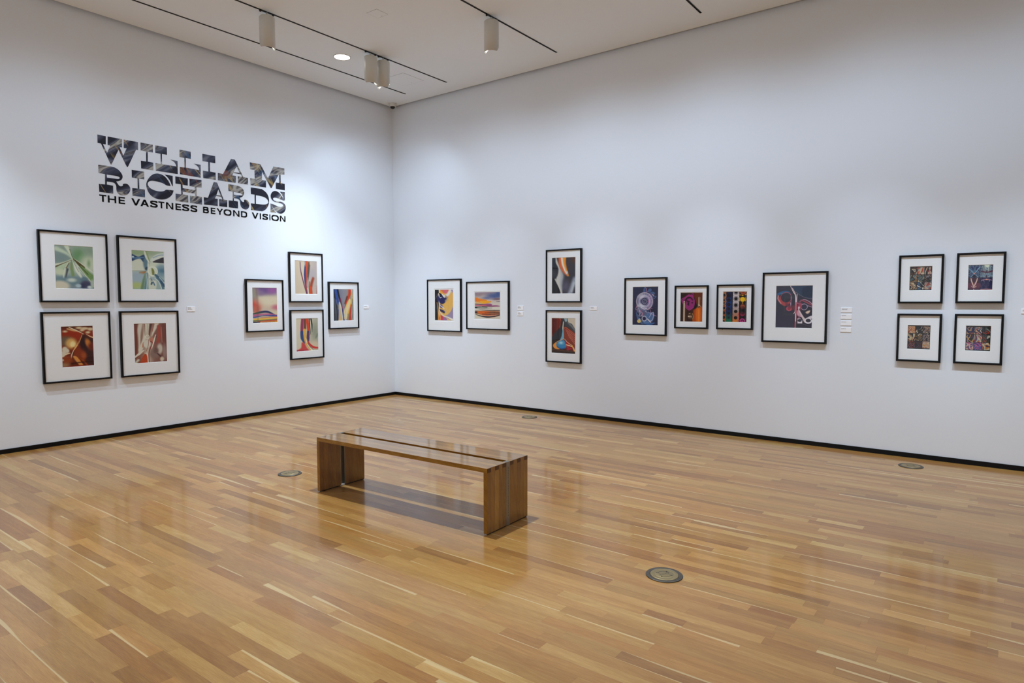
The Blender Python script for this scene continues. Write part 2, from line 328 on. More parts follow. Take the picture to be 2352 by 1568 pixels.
for i in order[:300]: tone_mesh('plank', [planks[i]], M_FLOOR)
rest = tone_mesh('distant_planks', [planks[i] for i in order[300:]], M_FLOOR); rest['kind'] = 'stuff'

# ------------------------------------------------------------------ bench
def tone_box(bmx, x0, x1, y0, y1, z0, z1, tone, warm, axis, bev=0.0012):
    """box with UV/tone for the bench wood; axis = grain direction (0 x, 2 z)"""
    n0 = len(bmx.faces)
    bx(bmx, x0, x1, y0, y1, z0, z1, bev)
    uv = bmx.loops.layers.uv['UVMap']; tl = bmx.loops.layers.float_color['tone']
    bmx.faces.ensure_lookup_table()
    off = rnd.uniform(0, 40)
    for f in bmx.faces[n0:]:
        for l in f.loops:
            c = l.vert.co
            l[uv].uv = ((c[axis]+off), (c.y-y0)/(y1-y0)*0.6 + (c.z+c.x if axis == 2 else c.z)*2.0)
            l[tl] = (tone, warm, 0, 1)
def wood_part(name, parent, *args, m=None):
    b = bmesh.new(); b.loops.layers.uv.new('UVMap'); b.loops.layers.float_color.new('tone')
    tone_box(b, *args)
    return bm_obj(name, b, m or M_BENCH, parent)

BL, BW, BHT, TH, SLOT = 1.752, 0.475, 0.450, 0.030, 0.045
bench = thing('gallery_bench', 'long low oak bench with box joints and steel-lined slot, alone mid floor', 'bench', (4.559, -4.018, 0), math.radians(1.62))
hw = (BW-SLOT)/2
tones_top = {-1: [0.62, 0.5, 0.72, 0.44, 0.55], 1: [0.5, 0.7, 0.42, 0.52, 0.36]}
tones_leg = {(-1, -1): [.40, .52, .34, .46, .38], (-1, 1): [.38, .30, .44, .36, .46], (1, -1): [.42, .58, .80, .46, .34], (1, 1): [.46, .40, .32, .44, .56]}
def part_empty(name, parent, loc=(0, 0, 0)):
    o = bpy.data.objects.new(name, None); COL.objects.link(o); o.parent = parent; o.location = loc; o.empty_display_size = 0.05
    return o
for s in (-1, 1):
    ys = -BW/2 if s < 0 else SLOT/2
    board = part_empty('seat_board', bench)
    for i in range(5):
        a, b = ys+hw*i/5, ys+hw*(i+1)/5
        ext = BL/2 if i % 2 == 0 else BL/2-TH
        wood_part('stave', board, -ext, ext, a, b, BHT-TH, BHT, tones_top[s][i]-0.04, 0.5+0.1*i, 0, 0.0002)
    for e in (-1, 1):
        leg = part_empty('leg_panel', bench)
        xa, xb = (-BL/2, -BL/2+TH) if e < 0 else (BL/2-TH, BL/2)
        for i in range(5):
            a, b = ys+hw*i/5, ys+hw*(i+1)/5
            top = BHT if i % 2 == 1 else BHT-TH
            wood_part('stave', leg, xa, xb, a, b, 0.009, top, tones_leg[(e, s)][i]-0.02, 0.4+0.1*i, 2, 0.0002)
            if i % 2 == 0:                      # dark end grain of the seat finger showing on the leg face
                xe = (-BL/2-0.0004, -BL/2+0.001) if e < 0 else (BL/2-0.001, BL/2+0.0004)
                wood_part('finger_end', leg, xe[0], xe[1], a+0.0005, b-0.0005, BHT-TH+0.0005, BHT-0.0008, 0.02, 0.0, 1, 0.0, m=M_ENDGRAIN)
            else:
                wood_part('finger_end', leg, xa+0.001, xb-0.001, a+0.0005, b-0.0005, BHT-0.001, BHT+0.0004, 0.10, 0.0, 1, 0.0, m=M_ENDLIT)
        box('base_shade_strip', xa+0.003, xb-0.003, ys+0.004, ys+hw-0.004, 0.003, 0.0092, M_BASESHADE, bench)  # black strip standing in for the shadow line under the leg
        for yy in (ys+0.008, ys+hw-0.008):
            b_ = bmesh.new(); lathe(b_, [(0, 0.0), (0.008, 0.0), (0.008, 0.0085), (0, 0.0085)], 14, (xa+xb)/2, yy)
            bm_obj('glide_foot', b_, M_GLIDE, bench)
        for zz in (0.12, 0.20, 0.34):           # small screws beside the slot on the inner leg faces
            b_ = bmesh.new(); xi = xb if e < 0 else xa
            bmesh.ops.create_uvsphere(b_, u_segments=8, v_segments=6, radius=0.0032)
            for v in b_.verts: v.co = Vector((xi+v.co.x*0.5, (ys+hw-0.014 if s < 0 else ys+0.014)+v.co.y, zz+v.co.z))
            bm_obj('screw', b_, M_SCREW, leg)
for e in (-1, 1):
    b_ = bmesh.new()
    xo, xi = (-BL/2-0.0003, -BL/2+TH) if e < 0 else (BL/2+0.0003, BL/2-TH)
    d = 1 if e < 0 else -1
    lo, hi = (min(xo, xo+d*0.006), max(xo, xo+d*0.006))
    bx(b_, lo, hi, -SLOT/2+0.0012, SLOT/2-0.0012, 0.006, BHT+0.0005, 0.0006)
    for yy in (-SLOT/2+0.0012, SLOT/2-0.0042):
        bx(b_, min(xo+d*0.005, xi), max(xo+d*0.005, xi), yy, yy+0.003, 0.006, BHT+0.0005)
    bx(b_, min(xo+d*0.005, xi), max(xo+d*0.005, xi), -SLOT/2+0.004, SLOT/2-0.004, BHT-0.004, BHT+0.0005)
    ch = bm_obj('steel_channel', b_, M_STEEL, bench)
    b_ = bmesh.new(); z = 0.07                  # tiny engraved vertical line of text, too small to read
    xf = xo + (-1 if e < 0 else 1)*0.0003
    q = random.Random(4)
    while z < 0.40:
        l = q.uniform(0.004, 0.016)
        bx(b_, min(xf, xf-d*0.0004), max(xf, xf-d*0.0004), -0.0025, 0.0015, z, z+l); z += l+0.004
    bm_obj('engraved_text', b_, M_STEELD, ch)
    bm_ = bmesh.new(); bx(bm_, min(xo+d*0.0065, xi), max(xo+d*0.0065, xi), -SLOT/2+0.004, SLOT/2-0.004, 0.004, 0.012, 0.0005)
    bm_obj('channel_foot', bm_, M_GLIDE, ch)

# ------------------------------------------------------------------ floor outlets
def outlet(label, x, y, rot):
    t = thing('floor_outlet', label, 'floor outlet', (x, y, 0), rot, 'round bronze floor outlets')
    b_ = bmesh.new(); lathe(b_, [(0.076, 0.0), (0.1035, 0.0), (0.1035, 0.0035), (0.100, 0.0058), (0.085, 0.0064), (0.0815, 0.0056), (0.0795, 0.0035), (0.076, 0.0035), (0.076, 0.0)], 64)
    bm_obj('outer_ring', b_, M_IRON, t, True)
    b_ = bmesh.new(); lathe(b_, [(0, 0.001), (0.0785, 0.001), (0.0785, 0.0055), (0.0765, 0.0068), (0.058, 0.0070), (0.0555, 0.0058), (0.0535, 0.0058), (0.0515, 0.0072), (0, 0.0074)], 64)
    cov = bm_obj('brass_cover', b_, M_BRASS, t, True)
    b_ = bmesh.new()                             # two engraved lids with finger notches: outline of a figure eight
    def arc(cx, cy, rx, ry, a0, a1, w, n=20):
        for i in range(n):
            p0, p1 = a0+(a1-a0)*i/n, a0+(a1-a0)*(i+1)/n
            vs = [b_.verts.new((cx+(rx+k)*math.cos(p), cy+(ry+k)*math.sin(p), 0.0078)) for p, k in ((p0, -w), (p1, -w), (p1, w), (p0, w))]
            b_.faces.new(vs)
    arc(0, 0.019, 0.026, 0.0170, -0.25, PI+0.25, 0.0010); arc(0, -0.019, 0.026, 0.0170, PI-0.25, 2*PI+0.25, 0.0010)
    arc(0, 0.019, 0.026, 0.0170, PI+0.25, 2*PI-0.25, 0.0006); arc(0, -0.019, 0.026, 0.0170, 0.25, PI-0.25, 0.0006)
    bm_obj('engraved_lid', b_, M_DARKSLOT, cov)
    for k, (nx, ny) in enumerate(((0.031, 0.029), (-0.031, 0.029), (0.031, -0.029), (-0.031, -0.029), (0.029, 0.006), (-0.029, -0.006))):
        b_ = bmesh.new(); lathe(b_, [(0, 0.0078), (0.0042, 0.0078), (0.0042, 0.0070)], 12, nx, ny); bm_obj('notch', b_, M_DARKSLOT, cov)
    return t
outlet('round bronze floor outlet nearest the camera, in front of the bench', 6.642, -4.113, 0.9)
outlet('round bronze floor outlet just left of the bench', 3.021, -4.087, 0.5)
outlet('round bronze floor outlet far right, close to the right baseboard', 7.470, -0.404, 0.3)
outlet('small-looking round floor outlet near the right wall, behind the bench', 3.064, -0.423, 0.7)

# ------------------------------------------------------------------ title on the left wall
def vinyl_mat():
    m = mat('marbled_vinyl', rough=0.5, spec=0.3)
    tc = N(m, 'ShaderNodeTexCoord'); mp = N(m, 'ShaderNodeMapping', vector_type='TEXTURE'); mp.inputs['Rotation'].default_value = (0.62, 0, 0); mp.inputs['Scale'].default_value = (1, 1.0, 0.20)
    K(m, tc.outputs['Object'], mp.inputs['Vector'])
    n1 = N(m, 'ShaderNodeTexNoise'); n1.inputs['Scale'].default_value = 1.15; n1.inputs['Detail'].default_value = 2.5; n1.inputs['Distortion'].default_value = 0.7
    K(m, mp.outputs[0], n1.inputs['Vector'])
    cr = N(m, 'ShaderNodeValToRGB'); e = cr.color_ramp.elements
    e[0].position = 0.0; e[0].color = L3(30, 30, 44); e[1].position = 1.0; e[1].color = L3(190, 186, 178)
    for pz, c in ((0.44, (28, 29, 44)), (0.50, (62, 66, 86)), (0.535, (108, 112, 124)), (0.56, (60, 54, 60)), (0.60, (178, 176, 168)), (0.64, (120, 116, 116)), (0.66, (40, 40, 54)), (0.72, (176, 172, 164))):
        x = e.new(pz); x.color = L3(*c)
    K(m, n1.outputs['Fac'], cr.inputs[0])
    mp2 = N(m, 'ShaderNodeMapping', vector_type='TEXTURE'); mp2.inputs['Rotation'].default_value = (-0.9, 0, 0); mp2.inputs['Scale'].default_value = (1, 0.7, 0.10); mp2.inputs['Location'].default_value = (3, 1.7, 0.4)
    K(m, tc.outputs['Object'], mp2.inputs['Vector'])
    n2 = N(m, 'ShaderNodeTexNoise'); n2.inputs['Scale'].default_value = 1.0; n2.inputs['Detail'].default_value = 2.0; n2.inputs['Distortion'].default_value = 0.9
    K(m, mp2.outputs[0], n2.inputs['Vector'])
    cr2 = N(m, 'ShaderNodeValToRGB'); e = cr2.color_ramp.elements
    e[0].position = 0.60; e[0].color = (0, 0, 0, 1); e[1].position = 0.74; e[1].color = (0, 0, 0, 1)
    x = e.new(0.66); x.color = (0.75, 0.75, 0.75, 1)
    K(m, n2.outputs['Fac'], cr2.inputs[0])
    n4 = N(m, 'ShaderNodeTexNoise'); n4.inputs['Scale'].default_value = 2.6; K(m, tc.outputs['Object'], n4.inputs['Vector'])
    cr3 = N(m, 'ShaderNodeValToRGB'); e = cr3.color_ramp.elements
    e[0].position = 0.40; e[0].color = L3(70, 104, 140); e[1].position = 0.62; e[1].color = L3(134, 70, 50)
    x = e.new(0.5); x.color = L3(190, 166, 102)
    K(m, n4.outputs['Fac'], cr3.inputs[0])
    mx = N(m, 'ShaderNodeMix', data_type='RGBA'); K(m, cr2.outputs[0], mx.inputs['Factor']); K(m, cr.outputs[0], mx.inputs['A']); K(m, cr3.outputs[0], mx.inputs['B'])
    K(m, mx.outputs['Result'], bsdf(m).inputs['Base Color'])
    return m
M_MARBLE = vinyl_mat()
T0 = (-3.220, 3.090)
def flat_loops(bm, groups, th):
    for loops in groups:
        pts = [Vector((a, b, 0)) for l in loops for (a, b) in l]
        tris = tessellate_polygon([[Vector((a, b, 0)) for a, b in l] for l in loops])
        fr = [bm.verts.new((th, p.x, p.y)) for p in pts]; bk = [bm.verts.new((0, p.x, p.y)) for p in pts]
        for t in tris:
            n = (pts[t[1]]-pts[t[0]]).cross(pts[t[2]]-pts[t[0]])
            if abs(n.z) < 1e-12: continue
            t = t if n.z > 0 else (t[0], t[2], t[1])
            try: bm.faces.new([fr[i] for i in t])
            except ValueError: pass
        k = 0
        for l in loops:
            for i in range(len(l)):
                a, b = k+i, k+(i+1) % len(l)
                bm.faces.new((fr[a], fr[b], bk[b], bk[a]))
            k += len(l)
def soften(loop, rounds=2):
    """round off shallow corners (curves), keep sharp ones"""
    for _ in range(rounds):
        out = []; n = len(loop)
        for i in range(n):
            a, b, c = Vector(loop[i-1]), Vector(loop[i]), Vector(loop[(i+1) % n])
            ang = (b-a).angle(c-b, 0.0)
            if 0.06 < ang < math.radians(52) and max((b-a).length, (c-b).length) < 0.16 and min((b-a).length, (c-b).length) > 0.003:
                out += [tuple(b+(a-b)*0.25), tuple(b+(c-b)*0.25)]
            else: out.append(tuple(b))
        loop = out
    return loop
title = thing('title_lettering', 'exhibition title in marbled slab capitals over a plain black line, on the left wall', 'lettering', (0.0008, T0[0], T0[1]))
for loops in TITLE:
    groups, cur = [], []
    for l in loops:
        if l == 0: groups.append(cur); cur = []
        else: cur.append(soften([(a/1000-T0[0], b/1000-T0[1]) for a, b in l]))
    groups.append(cur)
    bm = bmesh.new(); flat_loops(bm, groups, 0.0012); bm_obj('letter', bm, M_MARBLE, title)

# extended grotesque capitals drawn as ribbons in a unit box (x 0-1, y 0-1)
def sc(*p): return [p]
S_CURVE = [(0.93, 0.74), (0.86, 0.86), (0.70, 0.90), (0.50, 0.905), (0.28, 0.89), (0.13, 0.81), (0.12, 0.68), (0.22, 0.59), (0.5, 0.52), (0.78, 0.44), (0.89, 0.34), (0.88, 0.21), (0.74, 0.115), (0.5, 0.095), (0.28, 0.11), (0.13, 0.16), (0.07, 0.28)]
O_CURVE = [(0.5+0.44*math.copysign(abs(math.cos(a))**0.8, math.cos(a)), 0.5+0.405*math.copysign(abs(math.sin(a))**0.8, math.sin(a))) for a in np.linspace(0, 2*PI, 33)]
def sub_letter(bm, ch, x0, x1, z0, z1):
    W, Hh = x1-x0, z1-z0
    sw = 0.0185; sh = 0.0150                       # vertical / horizontal stroke weight
    P = lambda u, v: (x0+u*W, z0+v*Hh)
    def quad(*p): flat_loops(bm, [[list(p)]], 0.0012)
    def vbar(x, a=0.0, b=1.0): quad((x, z0+a*Hh), (x+sw, z0+a*Hh), (x+sw, z0+b*Hh), (x, z0+b*Hh))
    def hbar(zc, xa, xb): quad((xa, zc), (xb, zc), (xb, zc+sh), (xa, zc+sh))
    def ribbon(c, closed=False):
        pts = [P(*q) for q in c]; n = len(pts)
        for i in range(n-1):
            (ax, az), (bx_, bz) = pts[i], pts[i+1]
            def nrm(j):
                j0, j1 = max(j-1, 0), min(j+1, n-1)
                if closed and j in (0, n-1): j0, j1 = n-2, 1
                dx, dz = pts[j1][0]-pts[j0][0], pts[j1][1]-pts[j0][1]; l = math.hypot(dx, dz)
                nx, nz = -dz/l, dx/l
                w = (sw*abs(nx)+sh*abs(nz))/2
                return nx*w, nz*w
            na, nb = nrm(i), nrm(i+1)
            quad((ax-na[0], az-na[1]), (bx_-nb[0], bz-nb[1]), (bx_+nb[0], bz+nb[1]), (ax+na[0], az+na[1]))
    if ch == 'I': quad(P(0, 0), P(1, 0), P(1, 1), P(0, 1))
    elif ch == 'T': hbar(z1-sh, x0, x1); vbar((x0+x1-sw)/2, 0, 1-sh/Hh)
    elif ch == 'H': vbar(x0); vbar(x1-sw); hbar((z0+z1-sh)/2, x0+sw, x1-sw)
    elif ch == 'E':
        vbar(x0); hbar(z0, x0+sw, x1); hbar(z1-sh, x0+sw, x1); hbar((z0+z1-sh)/2, x0+sw, x1-0.06*W)
    elif ch == 'N':
        vbar(x0); vbar(x1-sw); quad((x1-sw*1.15, z0), (x1-sw*0.2, z0), (x0+sw*1.15, z1), (x0+sw*0.2, z1))
    elif ch == 'V':
        m = (x0+x1)/2; k = sw*1.18
        quad((m-k*0.5, z0), (m+k*0.5, z0), (x0+k, z1), (x0, z1)); quad((m-k*0.5, z0), (m+k*0.5, z0), (x1, z1), (x1-k, z1))
    elif ch == 'A':
        m = (x0+x1)/2; k = sw*1.18
        quad((x0, z0), (x0+k, z0), (m+k*0.5, z1), (m-k*0.5, z1)); quad((x1-k, z0), (x1, z0), (m+k*0.5, z1), (m-k*0.5, z1))
        hbar(z0+0.22*Hh, x0+0.24*W, x1-0.24*W)
    elif ch == 'Y':
        m = (x0+x1)/2; k = sw*1.15
        vbar(m-sw/2, 0, 0.44); quad((m-sw/2, z0+0.40*Hh), (m+sw/2, z0+0.40*Hh), (x0+k, z1), (x0, z1)); quad((m-sw/2, z0+0.40*Hh), (m+sw/2, z0+0.40*Hh), (x1, z1), (x1-k, z1))
    elif ch == 'O': ribbon(O_CURVE, True)
    elif ch == 'S': ribbon(S_CURVE)
    elif ch == 'D':
        vbar(x0); ribbon([(0.1, 0.905), (0.5, 0.905), (0.72, 0.86), (0.86, 0.72), (0.885, 0.5), (0.86, 0.28), (0.72, 0.14), (0.5, 0.095), (0.1, 0.095)])
    elif ch == 'B':
        vbar(x0); ribbon([(0.1, 0.905), (0.6, 0.905), (0.78, 0.86), (0.84, 0.73), (0.78, 0.58), (0.6, 0.53), (0.1, 0.53)])
        ribbon([(0.1, 0.53), (0.62, 0.53), (0.82, 0.46), (0.89, 0.31), (0.82, 0.16), (0.62, 0.095), (0.1, 0.095)])
for ch, a, b in SUB:
    bm = bmesh.new(); sub_letter(bm, ch, a/1000-T0[0], b/1000-T0[0], 2.6725-T0[1], 2.7515-T0[1]); bm_obj('subtitle_letter', bm, M_VINYL, title)
# ------------------------------------------------------------------ photographic prints painted into vertex colours
class Art:
    def __init__(s, w, h, bg=(128, 128, 128), ny=176):
        s.h, s.w, s.a = h, w, w/h
        s.ny = ny; s.nx = max(8, int(ny*s.a))
        gx, gy = np.meshgrid(np.linspace(0, 1, s.nx+1), np.linspace(0, 1, s.ny+1))
        s.u, s.v = gx.ravel(), gy.ravel()
        s.x, s.y = s.u*s.a, s.v
        s.c = np.tile(np.array(bg, float), (len(s.x), 1))
    def mix(s, al, col):
        al = np.clip(al, 0, 1)[:, None]; s.c = s.c*(1-al)+np.array(col, float)*al
    def sm(s, d, soft): t = np.clip(0.5-d/(2*max(soft, 1e-4)), 0, 1); return t*t*(3-2*t)
    def cat(s, pts, n=8, closed=False):
        p = np.array(pts, float)
        if len(p) < 3 and not closed: return np.array([p[0]+(p[-1]-p[0])*t for t in np.linspace(0, 1, 16)]), np.linspace(0, len(p)-1, 16)
        if closed: q = np.vstack([p[-1], p, p[0], p[1]]); m = len(p)
        else: q = np.vstack([2*p[0]-p[1], p, 2*p[-1]-p[-2]]); m = len(p)-1
        o, k = [], []
        for i in range(m):
            a, b, c, d = q[i:i+4]
            for j in range(n):
                t = j/n
                o.append(0.5*((2*b)+(-a+c)*t+(2*a-5*b+4*c-d)*t*t+(-a+3*b-3*c+d)*t**3)); k.append(i+t)
        if not closed: o.append(p[-1]); k.append(m)
        return np.array(o), np.array(k)
    def G(s, st):
        vs = [q[0] for q in st]; cs = np.array([q[1] for q in st], float)
        s.c = np.stack([np.interp(s.v, vs, cs[:, i]) for i in range(3)], 1); return s
    def GH(s, st):
        vs = [q[0] for q in st]; cs = np.array([q[1] for q in st], float)
        s.c = np.stack([np.interp(s.u, vs, cs[:, i]) for i in range(3)], 1); return s
    def S(s, pts, w, col, soft=0.01, al=1.0):
        o, k = s.cat(pts)
        ws = np.interp(k, np.arange(len(pts)), w) if isinstance(w, (list, tuple)) else np.full(len(o), float(w))
        d = np.full(len(s.x), 9.0)
        for i in range(len(o)-1):
            ax, ay = o[i][0]*s.a, o[i][1]; bx_, by = o[i+1][0]*s.a, o[i+1][1]
            dx, dy = bx_-ax, by-ay; l2 = dx*dx+dy*dy+1e-12
            t = np.clip(((s.x-ax)*dx+(s.y-ay)*dy)/l2, 0, 1)
            d = np.minimum(d, np.hypot(s.x-ax-t*dx, s.y-ay-t*dy)-(ws[i]+(ws[i+1]-ws[i])*t))
        s.mix(s.sm(d, soft)*al, col); return s
    def P(s, pts, col, soft=0.01, al=1.0, smooth=True):
        o = s.cat(pts, 5, True)[0] if smooth else np.array(pts, float)
        o = o*np.array([s.a, 1.0]); n = len(o)
        d = np.full(len(s.x), 9.0); ins = np.zeros(len(s.x), bool)
        for i in range(n):
            ax, ay = o[i]; bx_, by = o[(i+1) % n]
            dx, dy = bx_-ax, by-ay; l2 = dx*dx+dy*dy+1e-12
            t = np.clip(((s.x-ax)*dx+(s.y-ay)*dy)/l2, 0, 1)
            d = np.minimum(d, np.hypot(s.x-ax-t*dx, s.y-ay-t*dy))
            if abs(dy) > 1e-12: ins ^= ((ay > s.y) != (by > s.y)) & (s.x < ax+dx*(s.y-ay)/dy)
        s.mix(s.sm(np.where(ins, -d, d), soft)*al, col); return s
    def E(s, cx, cy, rx, ry, col, soft=0.02, rot=0.0, al=1.0):
        X, Y = s.x-cx*s.a, s.y-cy; c, q = math.cos(rot), math.sin(rot)
        r = np.hypot((X*c+Y*q)/rx, (-X*q+Y*c)/ry)
        s.mix(s.sm((r-1)*min(rx, ry), soft)*al, col); return s
    def R(s, cx, cy, r, w, col, soft=0.006, al=1.0, ky=1.0, a0=None, a1=None):
        X, Y = s.x-cx*s.a, (s.y-cy)/ky
        q = s.sm(abs(np.hypot(X, Y)-r)-w, soft)
        if a0 is not None:
            an = np.arctan2(Y, X) % (2*PI); q = q*((an >= a0) & (an <= a1))
        s.mix(q*al, col); return s
    def tile(s, x0, y0, x1, y1, pal, seed, f=2.2, mirror=False):
        """one marbled square of a grid print: swirling bands through a palette"""
        r = random.Random(seed); m = (s.u >= x0) & (s.u <= x1) & (s.v >= y0) & (s.v <= y1)
        U = (s.u[m]-x0)/(x1-x0)*2-1; V = (s.v[m]-y0)/(y1-y0)*2-1
        if mirror: U = abs(U)
        for k in range(3):
            a, b, p, q = (r.uniform(0.5, f) for _ in range(4)); ph, qh = r.uniform(0, 6), r.uniform(0, 6)
            U, V = U+0.42*np.sin(a*V*1.5+ph+b*U*0.6), V+0.42*np.sin(p*U*1.5+qh-q*V*0.5)
        t = (0.5+0.5*np.sin(f*1.25*U+r.uniform(0, 6))*np.cos(f*0.8*V+r.uniform(0, 6)))*(len(pal)-1)
        i = np.clip(t.astype(int), 0, len(pal)-2); k = np.clip((t-i-0.25)*2, 0, 1)[:, None]; pal = np.array(pal, float)
        s.c[m] = pal[i]*(1-k)+pal[i+1]*k; return s
    def build(s, parent, u0, u1, z0, z1, dep):
        """plane in frame space: x along the wall, z up, -y out of the wall"""
        nx, ny = s.nx, s.ny
        V = np.stack([u0+(u1-u0)*s.u, np.full(len(s.u), -dep), z1+(z0-z1)*s.v], 1)
        i, j = np.meshgrid(np.arange(nx), np.arange(ny)); b = (j*(nx+1)+i).ravel()
        F = np.stack([b, b+nx+1, b+nx+2, b+1], 1)
        me = bpy.data.meshes.new('print'); me.from_pydata(V.tolist(), [], F.tolist()); me.materials.append(M_PRINT)
        ca = me.color_attributes.new('pic', 'FLOAT_COLOR', 'POINT')
        col = np.ones((len(V), 4), 'f'); col[:, :3] = np.clip(lin(s.c)**1.08*PRINT_GAIN, 0, 0.92); ca.data.foreach_set('color', col.ravel())
        o = bpy.data.objects.new('print', me); COL.objects.link(o); o.parent = parent; return o
PRINT_GAIN = 1.22

def art_F1(A):
    A.G([(0, (156, 170, 154)), (.35, (160, 175, 150)), (.6, (166, 180, 166)), (.75, (124, 144, 148)), (1, (126, 140, 146))])
    A.E(.12, .28, .3, .22, (126, 144, 140), .2).E(.63, .24, .15, .19, (110, 147, 106), .1).E(.86, .42, .16, .2, (194, 201, 178), .12).E(.95, .1, .15, .1, (138, 158, 138), .1).E(.88, .4, .03, .07, (128, 158, 112), .04)
    A.S([(.05, .08), (.3, .18), (.45, .3)], [.05, .03, .005], (186, 199, 176), .03).S([(.3, 0), (.38, .15), (.45, .3)], [.045, .03, .005], (198, 206, 182), .02).S([(.39, .08), (.45, .27)], .006, (92, 98, 72), .008)
    A.S([(.42, .33), (.2, .46), (.08, .57)], [.01, .06, .07], (176, 192, 160), .03).E(.13, .62, .13, .07, (192, 199, 172), .04)
    A.S([(.45, .3), (.25, .4), (0, .46)], [.005, .02, .03], (202, 206, 182), .015).S([(.43, .33), (.15, .44), (0, .5)], [.004, .010, .016], (98, 88, 64), .008)
    A.S([(.4, .35), (.3, .45), (.22, .62), (.2, .75)], [.005, .012, .018, .014], (198, 204, 182), .01).S([(.36, .4), (.28, .52)], [.008, .012], (116, 104, 80), .01).S([(.31, .55), (.26, .74)], [.022, .012], (80, 82, 90), .015)
    A.E(.32, .84, .3, .1, (112, 136, 142), .06).S([(.44, .33), (.42, .5), (.45, .68)], [.008, .03, .035], (128, 150, 104), .02).S([(.42, .4), (.4, .55)], .006, (152, 140, 78), .006)
    A.S([(.45, .32), (.55, .55), (.68, .75)], [.01, .04, .02], (207, 212, 194), .015).S([(.46, .33), (.5, .42), (.6, .6)], .004, (104, 116, 108), .005)
    A.S([(.5, .35), (.65, .55), (.85, .75), (1, .92)], [.004, .028, .035, .03], (200, 208, 190), .012)
    A.S([(.47, .3), (.6, .4), (.72, .5)], [.008, .03, .04], (90, 76, 44), .012).S([(.66, .48), (.8, .6), (1.02, .8)], [.025, .05, .07], (116, 148, 92), .02).S([(.5, .3), (.7, .42), (.9, .55), (1, .62)], [.004, .009, .01, .008], (202, 210, 184), .008)
    A.S([(.6, .5), (.75, .68), (.97, .92)], .005, (112, 128, 114), .005).S([(.62, .45), (.85, .66)], .006, (70, 62, 40), .006)
    A.E(.1, .94, .2, .12, (200, 194, 174), .04).E(.41, .8, .09, .045, (196, 204, 192), .03).E(.74, .78, .08, .06, (104, 130, 138), .03).E(.78, .9, .12, .09, (74, 76, 100), .04).E(.7, .93, .05, .05, (60, 62, 90), .03).E(.58, .93, .06, .04, (168, 188, 192), .02).E(.88, .96, .05, .035, (194, 206, 202), .02).E(.96, .88, .04, .1, (170, 184, 168), .02)
def art_F2(A):
    A.G([(0, (160, 176, 152)), (.3, (196, 202, 186)), (.6, (168, 184, 184)), (1, (150, 172, 164))])
    A.E(.2, .04, .35, .08, (150, 170, 132), .06).P([(0, .1), (.2, .16), (.38, .1), (.42, .22), (.36, .3), (.25, .2), (.1, .26), (0, .26)], (52, 76, 108), .015).E(.04, .17, .03, .025, (190, 204, 205), .01).S([(.02, .2), (.2, .19), (.36, .17)], [.01, .02, .012], (104, 138, 166), .015)
    A.P([(.02, .3), (.2, .22), (.36, .32), (.4, .48), (.2, .52), (0, .52)], (206, 210, 192), .02).E(.44, .32, .075, .17, (104, 132, 142), .03).E(.46, .46, .05, .045, (54, 78, 92), .02).S([(.4, .02), (.44, .14), (.52, .28)], [.02, .03, .02], (208, 212, 196), .012).S([(.44, .0), (.52, .2), (.56, .28)], [.012, .016, .006], (142, 160, 106), .012)
    A.P([(.58, .26), (.66, .14), (.82, .06), (1.02, .04), (1.02, .16), (.86, .2)], (206, 212, 200), .015).S([(.66, .17), (.84, .1), (1, .08)], .012, (150, 172, 180), .015).P([(.64, .28), (.84, .19), (1.02, .15), (1.02, .31), (.8, .295)], (66, 62, 68), .006).S([(.62, .3), (.8, .31), (1.02, .315)], [.005, .012, .014], (214, 216, 202), .006)
    A.E(.7, .37, .15, .06, (204, 210, 188), .03).E(.92, .5, .16, .16, (124, 152, 162), .08).E(.95, .5, .1, .05, (92, 126, 142), .04).E(.62, .52, .13, .15, (206, 212, 192), .02).P([(.6, .44), (.68, .5), (.68, .62), (.62, .62)], (128, 134, 76), .01).R(.64, .52, .115, .009, (224, 226, 208), .01).E(.5, .38, .02, .12, (212, 214, 196), .015)
    A.P([(.43, .53), (.34, .54), (.22, .55), (.21, .61), (.3, .63), (.38, .58)], (172, 122, 78), .008).S([(0, .53), (.2, .525), (.42, .53)], .006, (128, 140, 110), .006).E(.2, .72, .2, .15, (160, 178, 186), .05).E(.12, .9, .2, .08, (174, 186, 124), .06).S([(.4, .58), (.34, .78), (.28, 1.02)], [.012, .03, .04], (112, 140, 108), .025)
    A.S([(.46, .58), (.44, .78), (.4, 1.02)], [.014, .04, .05], (104, 138, 148), .02).S([(.44, .6), (.45, .8), (.43, 1.0)], [.006, .012, .01], (190, 206, 202), .008).P([(.5, .62), (.6, .76), (.74, .78), (.7, 1.02), (.5, 1.02)], (200, 206, 188), .02)
    for p, c, w in (([(.55, .72), (.6, .8), (.58, .86)], (66, 92, 106), .02), ([(.64, .8), (.68, .88)], (94, 124, 136), .018), ([(.72, .62), (.84, .7), (.95, .78)], (74, 106, 122), .03), ([(.76, .7), (.86, .82), (.94, .96)], (86, 118, 134), .03), ([(.88, .78), (.98, .9)], (60, 92, 116), .03), ([(.7, .7), (.82, .8), (.9, .97)], (206, 214, 204), .012), ([(.84, .68), (.99, .82)], (196, 208, 204), .01), ([(.52, .66), (.58, .78), (.66, .78), (.72, .88)], (214, 216, 202), .01)): A.S(p, w, c, .012)
